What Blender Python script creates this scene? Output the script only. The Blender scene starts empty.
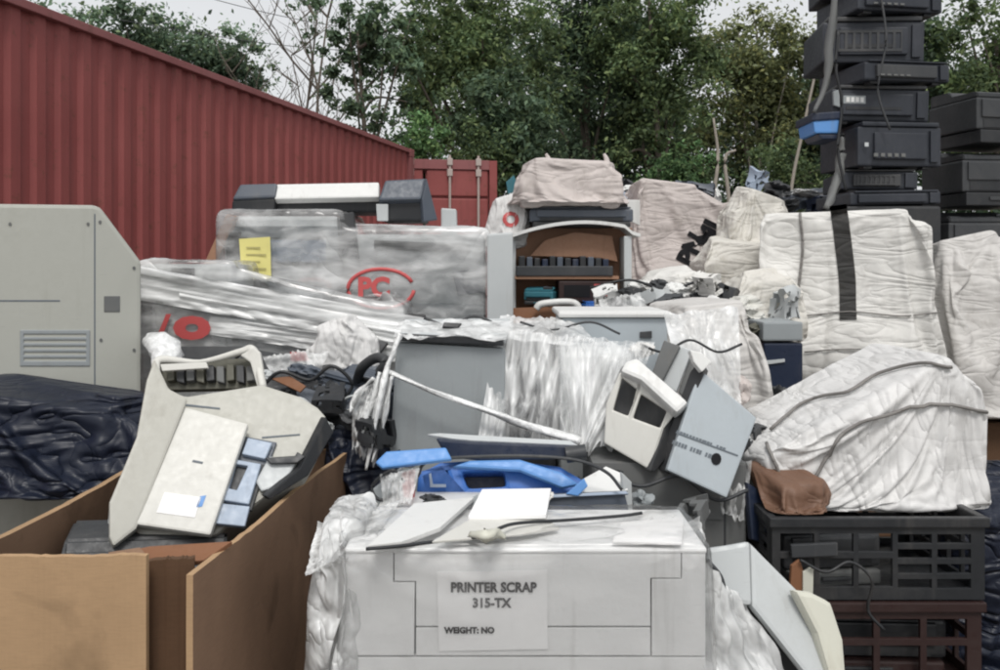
import bpy, bmesh, math, random
import numpy as np
from mathutils import Vector, Matrix, Euler, noise
from mathutils.bvhtree import BVHTree

sc = bpy.context.scene
COL = sc.collection
R = math.radians
rng = random.Random(11)

# ------------------------------------------------------------------ camera
F, EYE, HV = 850.0, 1.6, 268.0
cam = bpy.data.cameras.new('camera')
cam_o = bpy.data.objects.new('camera', cam)
COL.objects.link(cam_o)
cam.sensor_width = 36.0
cam.lens = F / 1000 * 36
cam.shift_y = -(335 - HV) / 1000
cam.clip_start, cam.clip_end = 0.05, 600
cam_o.location = (0, 0, EYE)
cam_o.rotation_euler = (R(90), 0, 0)
cam.dof.use_dof = False
sc.camera = cam_o


def W(u, v, D):
    """a point at distance D down the yard, seen in direction (u, v)"""
    return Vector(((u - 500) / F * D, D, EYE + (HV - v) / F * D))


def onplane(uvs, anchor, n):
    p0 = W(*anchor)
    n = Vector(n).normalized()
    C = Vector((0, 0, EYE))
    out = []
    for u, v in uvs:
        d = Vector(((u - 500) / F, 1, (HV - v) / F))
        out.append(C + d * ((p0 - C).dot(n) / d.dot(n)))
    return out, n


# ------------------------------------------------------------------ objects
WORLD = {}


def link(o, parent=None):
    COL.objects.link(o)
    if parent is not None:
        o.parent = parent
        o.matrix_parent_inverse = Matrix.Translation(-WORLD[parent.name])
    return o


def tag(o, label=None, cat=None, group=None, kind=None):
    if label: o['label'] = label
    if cat: o['category'] = cat
    if group: o['group'] = group
    if kind: o['kind'] = kind
    return o


def empty(name, loc, label=None, cat=None, group=None, kind=None):
    o = bpy.data.objects.new(name, None)
    o.location = loc
    o.empty_display_size = .1
    link(o)
    WORLD[o.name] = Vector(loc)
    return tag(o, label, cat, group, kind)


def mesh_ob(name, bm, mat, parent=None, label=None, cat=None, group=None, kind=None, smooth=False):
    if isinstance(bm, bpy.types.Mesh):
        me = bm
    else:
        bmesh.ops.recalc_face_normals(bm, faces=bm.faces)
        me = bpy.data.meshes.new(name)
        bm.to_mesh(me)
        bm.free()
    for m in (mat if isinstance(mat, (list, tuple)) else [mat]):
        if m is not None: me.materials.append(m)
    o = bpy.data.objects.new(name, me)
    if smooth == 'auto':
        me.polygons.foreach_set('use_smooth', [True] * len(me.polygons))
        try:
            me.set_sharp_from_angle(angle=R(38))
        except Exception:
            pass
    elif smooth:
        me.polygons.foreach_set('use_smooth', [True] * len(me.polygons))
    if parent is None:
        xs = [v.co for v in me.vertices]
        c = Vector(((min(p.x for p in xs) + max(p.x for p in xs)) / 2,
                    (min(p.y for p in xs) + max(p.y for p in xs)) / 2, min(p.z for p in xs)))
        me.transform(Matrix.Translation(-c))
        o.location = c
        link(o)
        WORLD[o.name] = c
    else:
        link(o, parent)
        WORLD[o.name] = Vector((0, 0, 0))
    return tag(o, label, cat, group, kind)


def add_box(bm, x0, x1, y0, y1, z0, z1, M=None, bev=0):
    m = Matrix.Translation(((x0 + x1) / 2, (y0 + y1) / 2, (z0 + z1) / 2)) @ Matrix.Diagonal((x1 - x0, y1 - y0, z1 - z0, 1))
    if M is not None: m = M @ m
    r = bmesh.ops.create_cube(bm, size=1, matrix=m)
    if bev:
        es = list({e for v in r['verts'] for e in v.link_edges})
        bmesh.ops.bevel(bm, geom=es, offset=bev, segments=2, affect='EDGES', profile=.6)
    return bm


def box_bm(x0, x1, y0, y1, z0, z1, M=None, bev=0):
    return add_box(bmesh.new(), x0, x1, y0, y1, z0, z1, M, bev)


def slab_bm(pts, n, thick, bev=.004, holes=()):
    """flat plate: outline pts (3D, coplanar), pushed back along -n"""
    bm = bmesh.new()
    edges = []
    for loop in [pts] + list(holes):
        vs = [bm.verts.new(p) for p in loop]
        edges += [bm.edges.new((vs[i], vs[(i + 1) % len(vs)])) for i in range(len(vs))]
    if holes:
        bmesh.ops.triangle_fill(bm, use_beauty=True, use_dissolve=True, edges=edges, normal=n)
    else:
        bm.faces.new(bm.verts[:])
    r = bmesh.ops.extrude_face_region(bm, geom=bm.faces[:])
    bmesh.ops.translate(bm, verts=[g for g in r['geom'] if isinstance(g, bmesh.types.BMVert)], vec=-Vector(n) * thick)
    bmesh.ops.recalc_face_normals(bm, faces=bm.faces)
    if bev:
        es = [e for e in bm.edges if len(e.link_faces) == 2 and e.calc_face_angle(0) > .5]
        bmesh.ops.bevel(bm, geom=es, offset=bev, segments=2, affect='EDGES', profile=.6)
    return bm


def slab(name, uvs, anchor, n, thick, mat, parent=None, bev=.004, off=0, holes=(), **k):
    p, nn = onplane(uvs, anchor, n)
    hs = [[q + nn * off for q in onplane(h, anchor, n)[0]] for h in holes]
    return mesh_ob(name, slab_bm([q + nn * off for q in p], nn, thick, bev, hs), mat, parent, **k)


def catmull(pts, k=6):
    P = [Vector(p) for p in pts]
    if len(P) < 3:
        return [P[0].lerp(P[-1], i / k) for i in range(k + 1)]
    P = [P[0] * 2 - P[1]] + P + [P[-1] * 2 - P[-2]]
    out = []
    for i in range(1, len(P) - 2):
        a, b, c, d = P[i - 1:i + 3]
        for j in range(k):
            t = j / k
            out.append(.5 * ((2 * b) + (c - a) * t + (2 * a - 5 * b + 4 * c - d) * t * t + (3 * b - a - 3 * c + d) * t ** 3))
    out.append(P[-2])
    return out


def add_tube(bm, pts, r, seg=8, rad=None):
    """tube along points; r number or list"""
    n = len(pts)
    rings = []
    up = Vector((0, 0, 1))
    for i, p in enumerate(pts):
        t = (pts[min(i + 1, n - 1)] - pts[max(i - 1, 0)])
        t = t.normalized() if t.length > 1e-9 else Vector((0, 0, 1))
        a = t.cross(up)
        if a.length < .05: a = t.cross(Vector((1, 0, 0)))
        a.normalize()
        b = t.cross(a)
        rr = r[i] if isinstance(r, (list, tuple)) else r
        ring = []
        for k in range(seg):
            w = 2 * math.pi * k / seg
            m = rr if rad is None else rr * rad(i / max(1, n - 1), w)
            ring.append(bm.verts.new(p + a * math.cos(w) * m + b * math.sin(w) * m))
        rings.append(ring)
    for i in range(n - 1):
        for k in range(seg):
            bm.faces.new((rings[i][k], rings[i][(k + 1) % seg], rings[i + 1][(k + 1) % seg], rings[i + 1][k]))
    for ring in (rings[0], rings[-1]):
        try: bm.faces.new(ring)
        except ValueError: pass
    return bm


def tube_bm(pts, r, seg=8, k=6, rad=None):
    c = catmull(pts, k)
    if isinstance(r, (list, tuple)):
        m = len(r) - 1
        rr = []
        for i in range(len(c)):
            t = i / (len(c) - 1) * m
            j = min(int(t), m - 1)
            rr.append(r[j] + (r[j + 1] - r[j]) * (t - j))
        r = rr
    return add_tube(bmesh.new(), c, r, seg, rad)


# ------------------------------------------------------------------ materials
def nodes_of(name):
    m = bpy.data.materials.new(name)
    m.use_nodes = True
    nt = m.node_tree
    b = nt.nodes['Principled BSDF']
    return m, nt, b


def N(nt, t, **k):
    n = nt.nodes.new(t)
    for a, v in k.items():
        if a in n.inputs: n.inputs[a].default_value = v
        else: setattr(n, a, v)
    return n


def ramp(nt, src, p0, c0, p1, c1, mid=None):
    r = nt.nodes.new('ShaderNodeValToRGB')
    e = r.color_ramp.elements
    e[0].position, e[0].color = p0, c0
    e[1].position, e[1].color = p1, c1
    if mid:
        q = e.new(mid[0]); q.color = mid[1]
    nt.links.new(src, r.inputs[0])
    return r.outputs[0]


def mixc(nt, fac, a, b, mode='MIX'):
    m = nt.nodes.new('ShaderNodeMix')
    m.data_type, m.blend_type = 'RGBA', mode
    for s, v in ((m.inputs[0], fac), (m.inputs[6], a), (m.inputs[7], b)):
        if hasattr(v, 'is_linked'): nt.links.new(v, s)
        elif isinstance(v, (int, float)): s.default_value = v
        else: s.default_value = v
    return m.outputs[2]


def c4(c, k=1): return (c[0] * k, c[1] * k, c[2] * k, 1)


def coords(nt, scale=(1, 1, 1), rot=(0, 0, 0), kind='Object'):
    tc = nt.nodes.new('ShaderNodeTexCoord')
    mp = nt.nodes.new('ShaderNodeMapping')
    mp.inputs['Scale'].default_value = scale
    mp.inputs['Rotation'].default_value = rot
    nt.links.new(tc.outputs[kind], mp.inputs[0])
    return mp.outputs[0]


def noise_n(nt, vec, scale, detail=4, rough=.55, dist=0, kind='FBM'):
    n = nt.nodes.new('ShaderNodeTexNoise')
    n.inputs['Scale'].default_value = scale
    n.inputs['Detail'].default_value = detail
    n.inputs['Roughness'].default_value = rough
    n.inputs['Distortion'].default_value = dist
    nt.links.new(vec, n.inputs['Vector'])
    return n.outputs['Fac']


def grimy(name, col, rough=.5, dirt=.35, dirtcol=(.10, .085, .065), bump=.08, scale=1, spec=.4, metal=0, grain=.1, streak=.25):
    """painted / moulded surface that stood in a scrap yard: blotches, dust, run marks, scuffs"""
    m, nt, b = nodes_of(name)
    v = coords(nt)
    big = noise_n(nt, v, 2.6 * scale, 5, .6, .4)
    fine = noise_n(nt, v, 45 * scale, 4, .7)
    vs = coords(nt, (9, 9, .8))
    run = noise_n(nt, vs, 2.2 * scale, 4, .6)
    c = mixc(nt, ramp(nt, big, .3, (0, 0, 0, 1), .75, (1, 1, 1, 1)), c4(col, 1 - .8 * grain), c4(col, 1 + grain))
    f = mixc(nt, ramp(nt, big, .42, (0, 0, 0, 1), .72, (dirt, dirt, dirt, 1)), (0, 0, 0, 1), ramp(nt, fine, .35, (.3, .3, .3, 1), .7, (1, 1, 1, 1)))
    c = mixc(nt, f, c, c4(dirtcol))
    c = mixc(nt, ramp(nt, run, .58, (0, 0, 0, 1), .74, (streak, streak, streak, 1)), c, c4(dirtcol))
    scr = noise_n(nt, coords(nt, (1, 1, 14), (.3, .5, .2)), 22 * scale, 2, .5)
    c = mixc(nt, ramp(nt, scr, .70, (0, 0, 0, 1), .76, (.22, .22, .22, 1)), c, c4(col, .55))
    nt.links.new(c, b.inputs['Base Color'])
    rr = ramp(nt, fine, .3, (rough - .12,) * 3 + (1,), .7, (min(1, rough + .16),) * 3 + (1,))
    nt.links.new(rr, b.inputs['Roughness'])
    b.inputs['Specular IOR Level'].default_value = spec
    b.inputs['Metallic'].default_value = metal
    bp = N(nt, 'ShaderNodeBump', Strength=bump, Distance=.004)
    nt.links.new(fine, bp.inputs['Height'])
    bp2 = N(nt, 'ShaderNodeBump', Strength=bump, Distance=.02)
    nt.links.new(big, bp2.inputs['Height'])
    nt.links.new(bp.outputs[0], bp2.inputs['Normal'])
    nt.links.new(bp2.outputs[0], b.inputs['Normal'])
    return m


def ridged(nt, vec, scale, detail=1.5, dist=.5):
    """thin crease lines: |2n - 1|, sharpened"""
    f = noise_n(nt, vec, scale, detail, .45, dist)
    m1 = N(nt, 'ShaderNodeMath', operation='MULTIPLY_ADD'); m1.inputs[1].default_value = 2; m1.inputs[2].default_value = -1
    m2 = N(nt, 'ShaderNodeMath', operation='ABSOLUTE'); m3 = N(nt, 'ShaderNodeMath', operation='POWER'); m3.inputs[1].default_value = .6
    nt.links.new(f, m1.inputs[0]); nt.links.new(m1.outputs[0], m2.inputs[0]); nt.links.new(m2.outputs[0], m3.inputs[0])
    return m3.outputs[0]


def film_mat(name, lo=.2, hi=.85, axis=(.7, .7, 5), rot=(0, 0, 0), scale=2.6, col=(.83, .84, .835), bump=.35, detail=3.5, cross=.3, crum=0, gloss=.3):
    """stretch film: clear and milky streaks along the wrap direction"""
    m, nt, b = nodes_of(name)
    v = coords(nt, axis, rot)
    s1 = noise_n(nt, v, scale, detail, .55, .8)
    s2 = noise_n(nt, coords(nt, (axis[0] * 2.2, axis[1] * 2.2, axis[2] * 1.4), (rot[0] + cross * .3, rot[1] + cross, rot[2])), scale * 1.7, 2.5, .5, .5)
    blotch = noise_n(nt, coords(nt), 3.2, 3, .6)
    mm = nt.nodes.new('ShaderNodeMath'); mm.operation = 'MULTIPLY_ADD'
    nt.links.new(s1, mm.inputs[0]); mm.inputs[1].default_value = .55
    m2 = nt.nodes.new('ShaderNodeMath'); m2.operation = 'MULTIPLY'
    nt.links.new(s2, m2.inputs[0]); m2.inputs[1].default_value = .3
    nt.links.new(m2.outputs[0], mm.inputs[2])
    m3 = nt.nodes.new('ShaderNodeMath'); m3.operation = 'MULTIPLY_ADD'
    nt.links.new(blotch, m3.inputs[0]); m3.inputs[1].default_value = .22
    nt.links.new(mm.outputs[0], m3.inputs[2])
    a = ramp(nt, m3.outputs[0], .40, (lo,) * 3 + (1,), .68, (hi,) * 3 + (1,))
    nt.links.new(ramp(nt, s2, .3, c4(col, .8), .7, c4(col, 1.06)), b.inputs['Base Color'])
    b.inputs['Roughness'].default_value = .34
    b.inputs['Specular IOR Level'].default_value = .45
    bp = N(nt, 'ShaderNodeBump', Strength=bump, Distance=.02)
    nt.links.new(mm.outputs[0], bp.inputs['Height'])
    if crum:
        b2 = N(nt, 'ShaderNodeBump', Strength=.5, Distance=.035)
        nt.links.new(ridged(nt, coords(nt, (1.2, 1.2, .8), (.2, .3, 0)), crum, 3), b2.inputs['Height'])
        nt.links.new(bp.outputs[0], b2.inputs['Normal'])
        bp = b2
    nt.links.new(bp.outputs[0], b.inputs['Normal'])
    nt.links.new(a, b.inputs['Alpha'])
    gl = nt.nodes.new('ShaderNodeBsdfGlossy'); gl.inputs['Roughness'].default_value = .22
    nt.links.new(bp.outputs[0], gl.inputs['Normal'])
    fr_ = nt.nodes.new('ShaderNodeFresnel'); fr_.inputs['IOR'].default_value = 1.6
    nt.links.new(bp.outputs[0], fr_.inputs['Normal'])
    mx = nt.nodes.new('ShaderNodeMixShader')
    fm_ = N(nt, 'ShaderNodeMath', operation='MULTIPLY'); fm_.inputs[1].default_value = gloss
    nt.links.new(fr_.outputs[0], fm_.inputs[0])
    nt.links.new(fm_.outputs[0], mx.inputs[0]); nt.links.new(b.outputs[0], mx.inputs[1]); nt.links.new(gl.outputs[0], mx.inputs[2])
    nt.links.new(mx.outputs[0], nt.nodes['Material Output'].inputs[0])
    return m


def woven_mat(name, col, dirt=.4, dirtcol=(.17, .145, .115), wr=.32, stretch=(1, 1, 3.6), rot=(0, .12, 0)):
    """woven polypropylene sacking: creases, weave, dust and stains"""
    m, nt, b = nodes_of(name)
    v = coords(nt)
    big = noise_n(nt, v, 3.4, 6, .62, .6)
    f1 = ridged(nt, coords(nt, stretch, rot), 2.2, 2, 1.3)
    f2 = ridged(nt, coords(nt, (stretch[2] * .6, stretch[2] * .6, stretch[0] * .8), (rot[0] + .2, rot[1] + .35, 0)), 2.8)
    f3 = ridged(nt, v, 9, 2)
    wz = nt.nodes.new('ShaderNodeTexWave'); wz.bands_direction = 'Z'
    wz.inputs['Scale'].default_value = 60; wz.inputs['Distortion'].default_value = 1.2
    nt.links.new(v, wz.inputs['Vector'])
    c = mixc(nt, ramp(nt, big, .35, (0, 0, 0, 1), .7, (1, 1, 1, 1)), c4(col, .9), c4(col, 1.05))
    st = noise_n(nt, coords(nt, (1, 1, 1)), 6, 5, .7, .3)
    c = mixc(nt, ramp(nt, st, .54, (0, 0, 0, 1), .74, (dirt, dirt, dirt, 1)), c, c4(dirtcol))
    nt.links.new(c, b.inputs['Base Color'])
    b.inputs['Roughness'].default_value = .55
    b.inputs['Specular IOR Level'].default_value = .35
    prev = None
    for h, st_, ds in ((f1, wr, .05), (f2, wr * .35, .03), (f3, wr * .5, .016), (wz.outputs['Fac'], .1, .004)):
        bp = N(nt, 'ShaderNodeBump', Strength=st_, Distance=ds)
        nt.links.new(h, bp.inputs['Height'])
        if prev: nt.links.new(prev, bp.inputs['Normal'])
        prev = bp.outputs[0]
    nt.links.new(prev, b.inputs['Normal'])
    return m


def cardboard_mat(name, col, dark=.5):
    m, nt, b = nodes_of(name)
    v = coords(nt)
    big = noise_n(nt, v, 2.2, 5, .6)
    fib = noise_n(nt, coords(nt, (1, 1, 8)), 30, 3, .6)
    wv = nt.nodes.new('ShaderNodeTexWave'); wv.bands_direction = 'X'
    wv.inputs['Scale'].default_value = 26; wv.inputs['Distortion'].default_value = .3
    nt.links.new(coords(nt, (1, 1, 1)), wv.inputs['Vector'])
    c = mixc(nt, ramp(nt, big, .3, (0, 0, 0, 1), .75, (1, 1, 1, 1)), c4(col, .84), c4(col, 1.1))
    c = mixc(nt, ramp(nt, fib, .4, (0, 0, 0, 1), .8, (.3, .3, .3, 1)), c, c4(col, .6))
    st = noise_n(nt, v, 5, 4, .6, .5)
    c = mixc(nt, ramp(nt, st, .56, (0, 0, 0, 1), .75, (dark, dark, dark, 1)), c, c4(col, .42))
    nt.links.new(c, b.inputs['Base Color'])
    b.inputs['Roughness'].default_value = .82
    b.inputs['Specular IOR Level'].default_value = .2
    bp = N(nt, 'ShaderNodeBump', Strength=.12, Distance=.006)
    nt.links.new(wv.outputs['Fac'], bp.inputs['Height'])
    bq = N(nt, 'ShaderNodeBump', Strength=.25, Distance=.03)
    nt.links.new(big, bq.inputs['Height']); nt.links.new(bp.outputs[0], bq.inputs['Normal'])
    nt.links.new(bq.outputs[0], b.inputs['Normal'])
    return m


def container_mat(name, col):
    m, nt, b = nodes_of(name)
    v = coords(nt)
    big = noise_n(nt, v, .8, 6, .6)
    run = noise_n(nt, coords(nt, (7, 7, .35)), 1.6, 5, .65)
    spot = noise_n(nt, v, 9, 6, .75)
    c = mixc(nt, ramp(nt, big, .3, (0, 0, 0, 1), .75, (1, 1, 1, 1)), c4(col, .82), c4((col[0] * 1.12, col[1] * 1.35, col[2] * 1.35)))
    c = mixc(nt, ramp(nt, run, .5, (0, 0, 0, 1), .8, (.45, .45, .45, 1)), c, (col[0] * .5, col[1] * .6, col[2] * .6, 1))
    c = mixc(nt, ramp(nt, spot, .575, (0, 0, 0, 1), .68, (.5, .5, .5, 1)), c, (.10, .045, .02, 1))
    nt.links.new(c, b.inputs['Base Color'])
    b.inputs['Roughness'].default_value = .55
    b.inputs['Specular IOR Level'].default_value = .35
    bp = N(nt, 'ShaderNodeBump', Strength=.15, Distance=.01)
    nt.links.new(spot, bp.inputs['Height']); nt.links.new(bp.outputs[0], b.inputs['Normal'])
    return m


def leaf_mat(name):
    m, nt, b = nodes_of(name)
    at = nt.nodes.new('ShaderNodeAttribute'); at.attribute_name = 'tint'
    nt.links.new(at.outputs['Color'], b.inputs['Base Color'])
    b.inputs['Roughness'].default_value = .6
    b.inputs['Specular IOR Level'].default_value = .25
    tr = nt.nodes.new('ShaderNodeBsdfTranslucent')
    nt.links.new(at.outputs['Color'], tr.inputs['Color'])
    mx = nt.nodes.new('ShaderNodeMixShader'); mx.inputs[0].default_value = .42
    nt.links.new(b.outputs[0], mx.inputs[1]); nt.links.new(tr.outputs[0], mx.inputs[2])
    nt.links.new(mx.outputs[0], nt.nodes['Material Output'].inputs[0])
    return m


def ground_mat(name):
    m, nt, b = nodes_of(name)
    v = coords(nt)
    a = noise_n(nt, v, .5, 8, .65); g = noise_n(nt, v, 18, 5, .7)
    c = mixc(nt, a, (.07, .06, .05, 1), (.17, .15, .125, 1))
    c = mixc(nt, ramp(nt, g, .5, (0, 0, 0, 1), .7, (.6, .6, .6, 1)), c, (.22, .2, .18, 1))
    nt.links.new(c, b.inputs['Base Color']); b.inputs['Roughness'].default_value = .9
    bp = N(nt, 'ShaderNodeBump', Strength=.5, Distance=.03)
    nt.links.new(g, bp.inputs['Height']); nt.links.new(bp.outputs[0], b.inputs['Normal'])
    return m


M = {}
M['white'] = grimy('white_plastic', (.70, .705, .69), .45, .22, (.30, .28, .25), .06)
M['bale_white'] = grimy('film_covered_white', (.80, .805, .80), .35, .2, (.34, .33, .31), .22, 1, .5, streak=.3)
M['beige'] = grimy('beige_plastic', (.47, .465, .42), .5, .3, (.2, .18, .14))
M['beige_light'] = grimy('pale_beige_plastic', (.62, .615, .575), .45, .2, (.3, .28, .24))
M['cab'] = grimy('cabinet_beige', (.42, .425, .385), .5, .3, (.2, .19, .15), .08, .6)
M['grey'] = grimy('grey_panel', (.29, .315, .325), .5, .25, (.15, .14, .13))
M['grey_dark'] = grimy('dark_grey_panel', (.13, .135, .135), .6, .35, (.2, .18, .15))
M['grey_blue'] = grimy('pale_grey_blue_panel', (.40, .445, .475), .45, .18, (.25, .24, .22))
M['light_grey'] = grimy('light_grey_panel', (.50, .525, .53), .45, .25, (.25, .23, .2))
M['black'] = grimy('black_plastic', (.020, .022, .025), .45, .35, (.12, .11, .1), .1)
M['black_tower'] = grimy('black_blue_plastic', (.024, .028, .037), .5, .5, (.075, .078, .09), .1)
M['slate'] = grimy('slate_plastic', (.075, .09, .115), .42, .3, (.16, .15, .14))
M['charcoal'] = grimy('charcoal_plastic', (.04, .043, .047), .5, .4, (.15, .14, .13))
M['navy'] = grimy('navy_plastic', (.012, .02, .045), .35, .3, (.1, .1, .1), .2)
M['blue'] = grimy('blue_plastic', (.04, .15, .48), .35, .3, (.1, .12, .2))
M['blue_pale'] = grimy('pale_blue_plastic', (.10, .27, .60), .4, .25, (.15, .18, .25))
M['hinge'] = grimy('blue_grey_plastic', (.36, .43, .53), .45, .2)
M['red'] = grimy('red_print', (.50, .085, .085), .5, .1)
M['maroon'] = grimy('dark_red_plastic', (.028, .013, .012), .5, .4, (.06,.045,.04))
M['yellow'] = grimy('yellow_paper', (.72, .66, .24), .6, .12, (.5, .45, .2))
M['paper'] = grimy('white_paper', (.86, .86, .855), .7, .05, (.5, .5, .5), .03)
M['ink'] = grimy('black_ink', (.018, .018, .02), .8, 0, bump=0, spec=.1, streak=0)
M['inkgrey'] = grimy('grey_ink', (.13, .15, .17), .7, 0)
M['inkfaint'] = grimy('faded_ink', (.42, .38, .16), .7, 0)
M['olive'] = grimy('dark_olive_metal', (.10, .098, .075), .5, .4, (.05, .045, .035))
M['rust'] = grimy('rust_brown', (.22, .10, .05), .7, .4, (.08, .05, .03))
M['wood'] = grimy('brown_board', (.34, .19, .12), .7, .4, (.09, .06, .04))
M['cream'] = grimy('cream_plastic', (.60, .60, .52), .5, .2, (.35, .3, .22))
M['teal'] = grimy('teal_plastic', (.03, .15, .19), .5, .2)
M['card'] = cardboard_mat('cardboard', (.24, .15, .098), .8)  # box brown darkened in the colour for the shaded side wall
M['card_light'] = cardboard_mat('cardboard_lit', (.43, .285, .165), .55)  # lit copy of the box brown, for the front panel and top edges
M['card_dark'] = cardboard_mat('cardboard_dark_shaded', (.11, .062, .036))  # dark carton brown; on the box's recessed corner panel it paints shade
M['cont'] = container_mat('container_red', (.27, .062, .058))
M['cont_rail'] = container_mat('container_rail', (.26, .085, .085))
M['bar'] = grimy('galvanised_bar', (.42, .36, .33), .5, .3, (.25, .1, .06))
M['ground'] = ground_mat('yard_dirt')
M['leaf'] = leaf_mat('leaf')
M['bark'] = grimy('bark', (.13, .11, .09), .85, .4, (.05, .045, .04), .6, 1.5)
M['bark_pale'] = grimy('pale_bark', (.30, .27, .23), .8, .3, (.1, .09, .08), .5, 1.5)
M['film'] = film_mat('stretch_film', .0, .62, (.7, .7, 2.6), crum=2.2, gloss=.8, col=(.95, .955, .95))
M['film_soft'] = film_mat('stretch_film_milky', .35, .9, (2, 2, 2), bump=.2, crum=8, gloss=.2)
M['film_hang'] = film_mat('stretch_film_hanging', .0, .9, (4.5, 2, .22), (0, .10, 0), 2.2, bump=.3, cross=.06, gloss=.15)
M['film_band'] = film_mat('stretch_film_band', .5, .97, (.7, .8, 5), (0, .16, 0), 2.6, bump=.3, gloss=.3)
M['film_thin'] = film_mat('stretch_film_thin', .0, .14, (.8, 1.5, 3), (0, .25, 0), 2.2, bump=.15, crum=2.2, gloss=.6, col=(.95, .95, .95))
M['film_rope'] = film_mat('stretch_film_rope', .85, 1, (6, 6, 6), bump=.7)
M['bag_white'] = woven_mat('woven_white', (.69, .68, .65), .22)
M['bag_bright'] = woven_mat('woven_bright', (.68, .675, .665), .2, wr=.38, stretch=(4, 1, 1.2), rot=(0, .6, 0))
M['bag_grey'] = woven_mat('woven_grey', (.56, .545, .525), .4)
M['bag_pink'] = woven_mat('woven_pinkish', (.54, .485, .46), .4)
M['bag_dirty'] = woven_mat('woven_dirty', (.65, .63, .58), .5, (.2, .17, .1))
M['bag_black'] = woven_mat('black_bin_liner', (.010, .014, .028), .1, (.04, .045, .06), .8)
M['bag_black'].node_tree.nodes['Principled BSDF'].inputs['Roughness'].default_value = .42
M['tape'] = grimy('brown_tape', (.30, .20, .12), .25, .2)
M['webbing'] = woven_mat('webbing', (.085, .083, .08), .4)
M['rope'] = woven_mat('grey_rope', (.20, .19, .18), .3)

# ------------------------------------------------------------------ cloth: every bag and wrap is draped for real
CLOTH = []


def grid_box(c, w, d, h, n, seed, amp=.02, open_bottom=False):
    bm = bmesh.new()
    bmesh.ops.create_cube(bm, size=1)
    bmesh.ops.subdivide_edges(bm, edges=bm.edges[:], cuts=n, use_grid_fill=True)
    if open_bottom:
        bmesh.ops.delete(bm, geom=[f for f in bm.faces if f.calc_center_median().z < -.49], context='FACES')
    for v in bm.verts:
        p = Vector((v.co.x * w, v.co.y * d, v.co.z * h + h / 2 + .015))
        q = p * 5 + Vector((seed * 9.1, 0, 0))
        v.co = p + Vector((noise.noise(q), noise.noise(q + Vector((5, 50, 0))), noise.noise(q + Vector((5, 0, 70))))) * amp
    bmesh.ops.translate(bm, verts=bm.verts, vec=c)
    return bm


def random_core(w, d, h, seed, k=9, tilt=.3):
    r = random.Random(seed)
    bm = bmesh.new()
    for _ in range(k):
        s = Vector((r.uniform(.4, .75) * w, r.uniform(.4, .75) * d, r.uniform(.25, .5) * h))
        c = Vector((r.uniform(-1, 1) * (w - s.x) / 2, r.uniform(-1, 1) * (d - s.y) / 2, h / 2 + r.uniform(-1, 1) * (h - s.z) / 2))
        m = Matrix.Translation(c) @ Euler((r.uniform(-tilt, tilt), r.uniform(-tilt, tilt), r.uniform(-.5, .5))).to_matrix().to_4x4() @ Matrix.Diagonal((*s, 1))
        bmesh.ops.create_cube(bm, size=1, matrix=m)
    return bm


def cloth(o, core_bm, floor_z, frames=26, grow=-.06, stiff=25, comp=1.2, bend=.02, dist=.008, pressure=0, q=4):
    """queue the object o (mesh in place) to be draped over core_bm"""
    col = bpy.data.collections.new('drape')
    COL.children.link(col)
    c = WORLD[o.name] if o.parent is None else Vector((0, 0, 0))
    bmesh.ops.create_cube(core_bm, size=1, matrix=Matrix.Translation((c.x, c.y if o.parent is None else 3, floor_z - .05)) @ Matrix.Diagonal((6, 6, .1, 1)))
    me = bpy.data.meshes.new('core'); core_bm.to_mesh(me); core_bm.free()
    k = bpy.data.objects.new('core', me); col.objects.link(k)
    k.modifiers.new('c', 'COLLISION'); k.collision.thickness_outer = dist
    m = o.modifiers.new('cl', 'CLOTH'); s = m.settings
    s.quality = q; s.mass = .12
    s.tension_stiffness = stiff; s.compression_stiffness = comp; s.shear_stiffness = 3; s.bending_stiffness = bend
    s.tension_damping = 8; s.compression_damping = 8; s.air_damping = 3
    s.shrink_min = grow
    if pressure:
        s.use_pressure = True; s.uniform_pressure_force = pressure
    m.collision_settings.collection = col
    m.collision_settings.distance_min = dist
    m.point_cache.frame_start = 1; m.point_cache.frame_end = frames
    CLOTH.append((o, k, col, frames))


def run_cloth():
    fr = max(c[3] for c in CLOTH)
    sc.frame_start, sc.frame_end = 1, fr
    for f in range(1, fr + 1): sc.frame_set(f)
    dg = bpy.context.evaluated_depsgraph_get()
    new = [bpy.data.meshes.new_from_object(o.evaluated_get(dg)) for o, *_ in CLOTH]
    for (o, k, col, _), me in zip(CLOTH, new):
        o.modifiers.clear()
        bm = bmesh.new(); bm.from_mesh(me)
        bmesh.ops.smooth_vert(bm, verts=bm.verts, factor=.25, use_axis_x=True, use_axis_y=True, use_axis_z=True)
        bm.to_mesh(me); bm.free()
        me.polygons.foreach_set('use_smooth', [True] * len(me.polygons))
        o.data = me
        s = o.modifiers.new('s', 'SUBSURF'); s.levels = 1; s.render_levels = 1
        bpy.data.objects.remove(k); bpy.data.collections.remove(col)
    sc.frame_set(1)


def bag(name, u0, u1, vt, vb, D, depth, mat, label, cat='bag', seed=1, n=36, grow=-.06, core=None, pressure=0, group=None, h=None, k=9, tilt=.3, fill=.93):
    """woven sack standing between picture columns u0..u1, front at distance D"""
    x0, x1 = (u0 - 500) / F * D, (u1 - 500) / F * D
    zt, zb = EYE + (HV - vt) / F * D, EYE + (HV - vb) / F * D
    if h: zb = zt - h
    c = Vector(((x0 + x1) / 2, D + depth / 2, zb))
    o = mesh_ob(name, grid_box(c, x1 - x0, depth, zt - zb, n, seed), mat, None, label, cat, group, smooth=True)
    cb = core(x1 - x0, depth, zt - zb) if core else random_core((x1 - x0) * fill, depth * fill, (zt - zb) * .96, seed, k, tilt)
    bmesh.ops.translate(cb, verts=cb.verts, vec=c)
    cloth(o, cb, zb, grow=grow, pressure=pressure)
    return o


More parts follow.
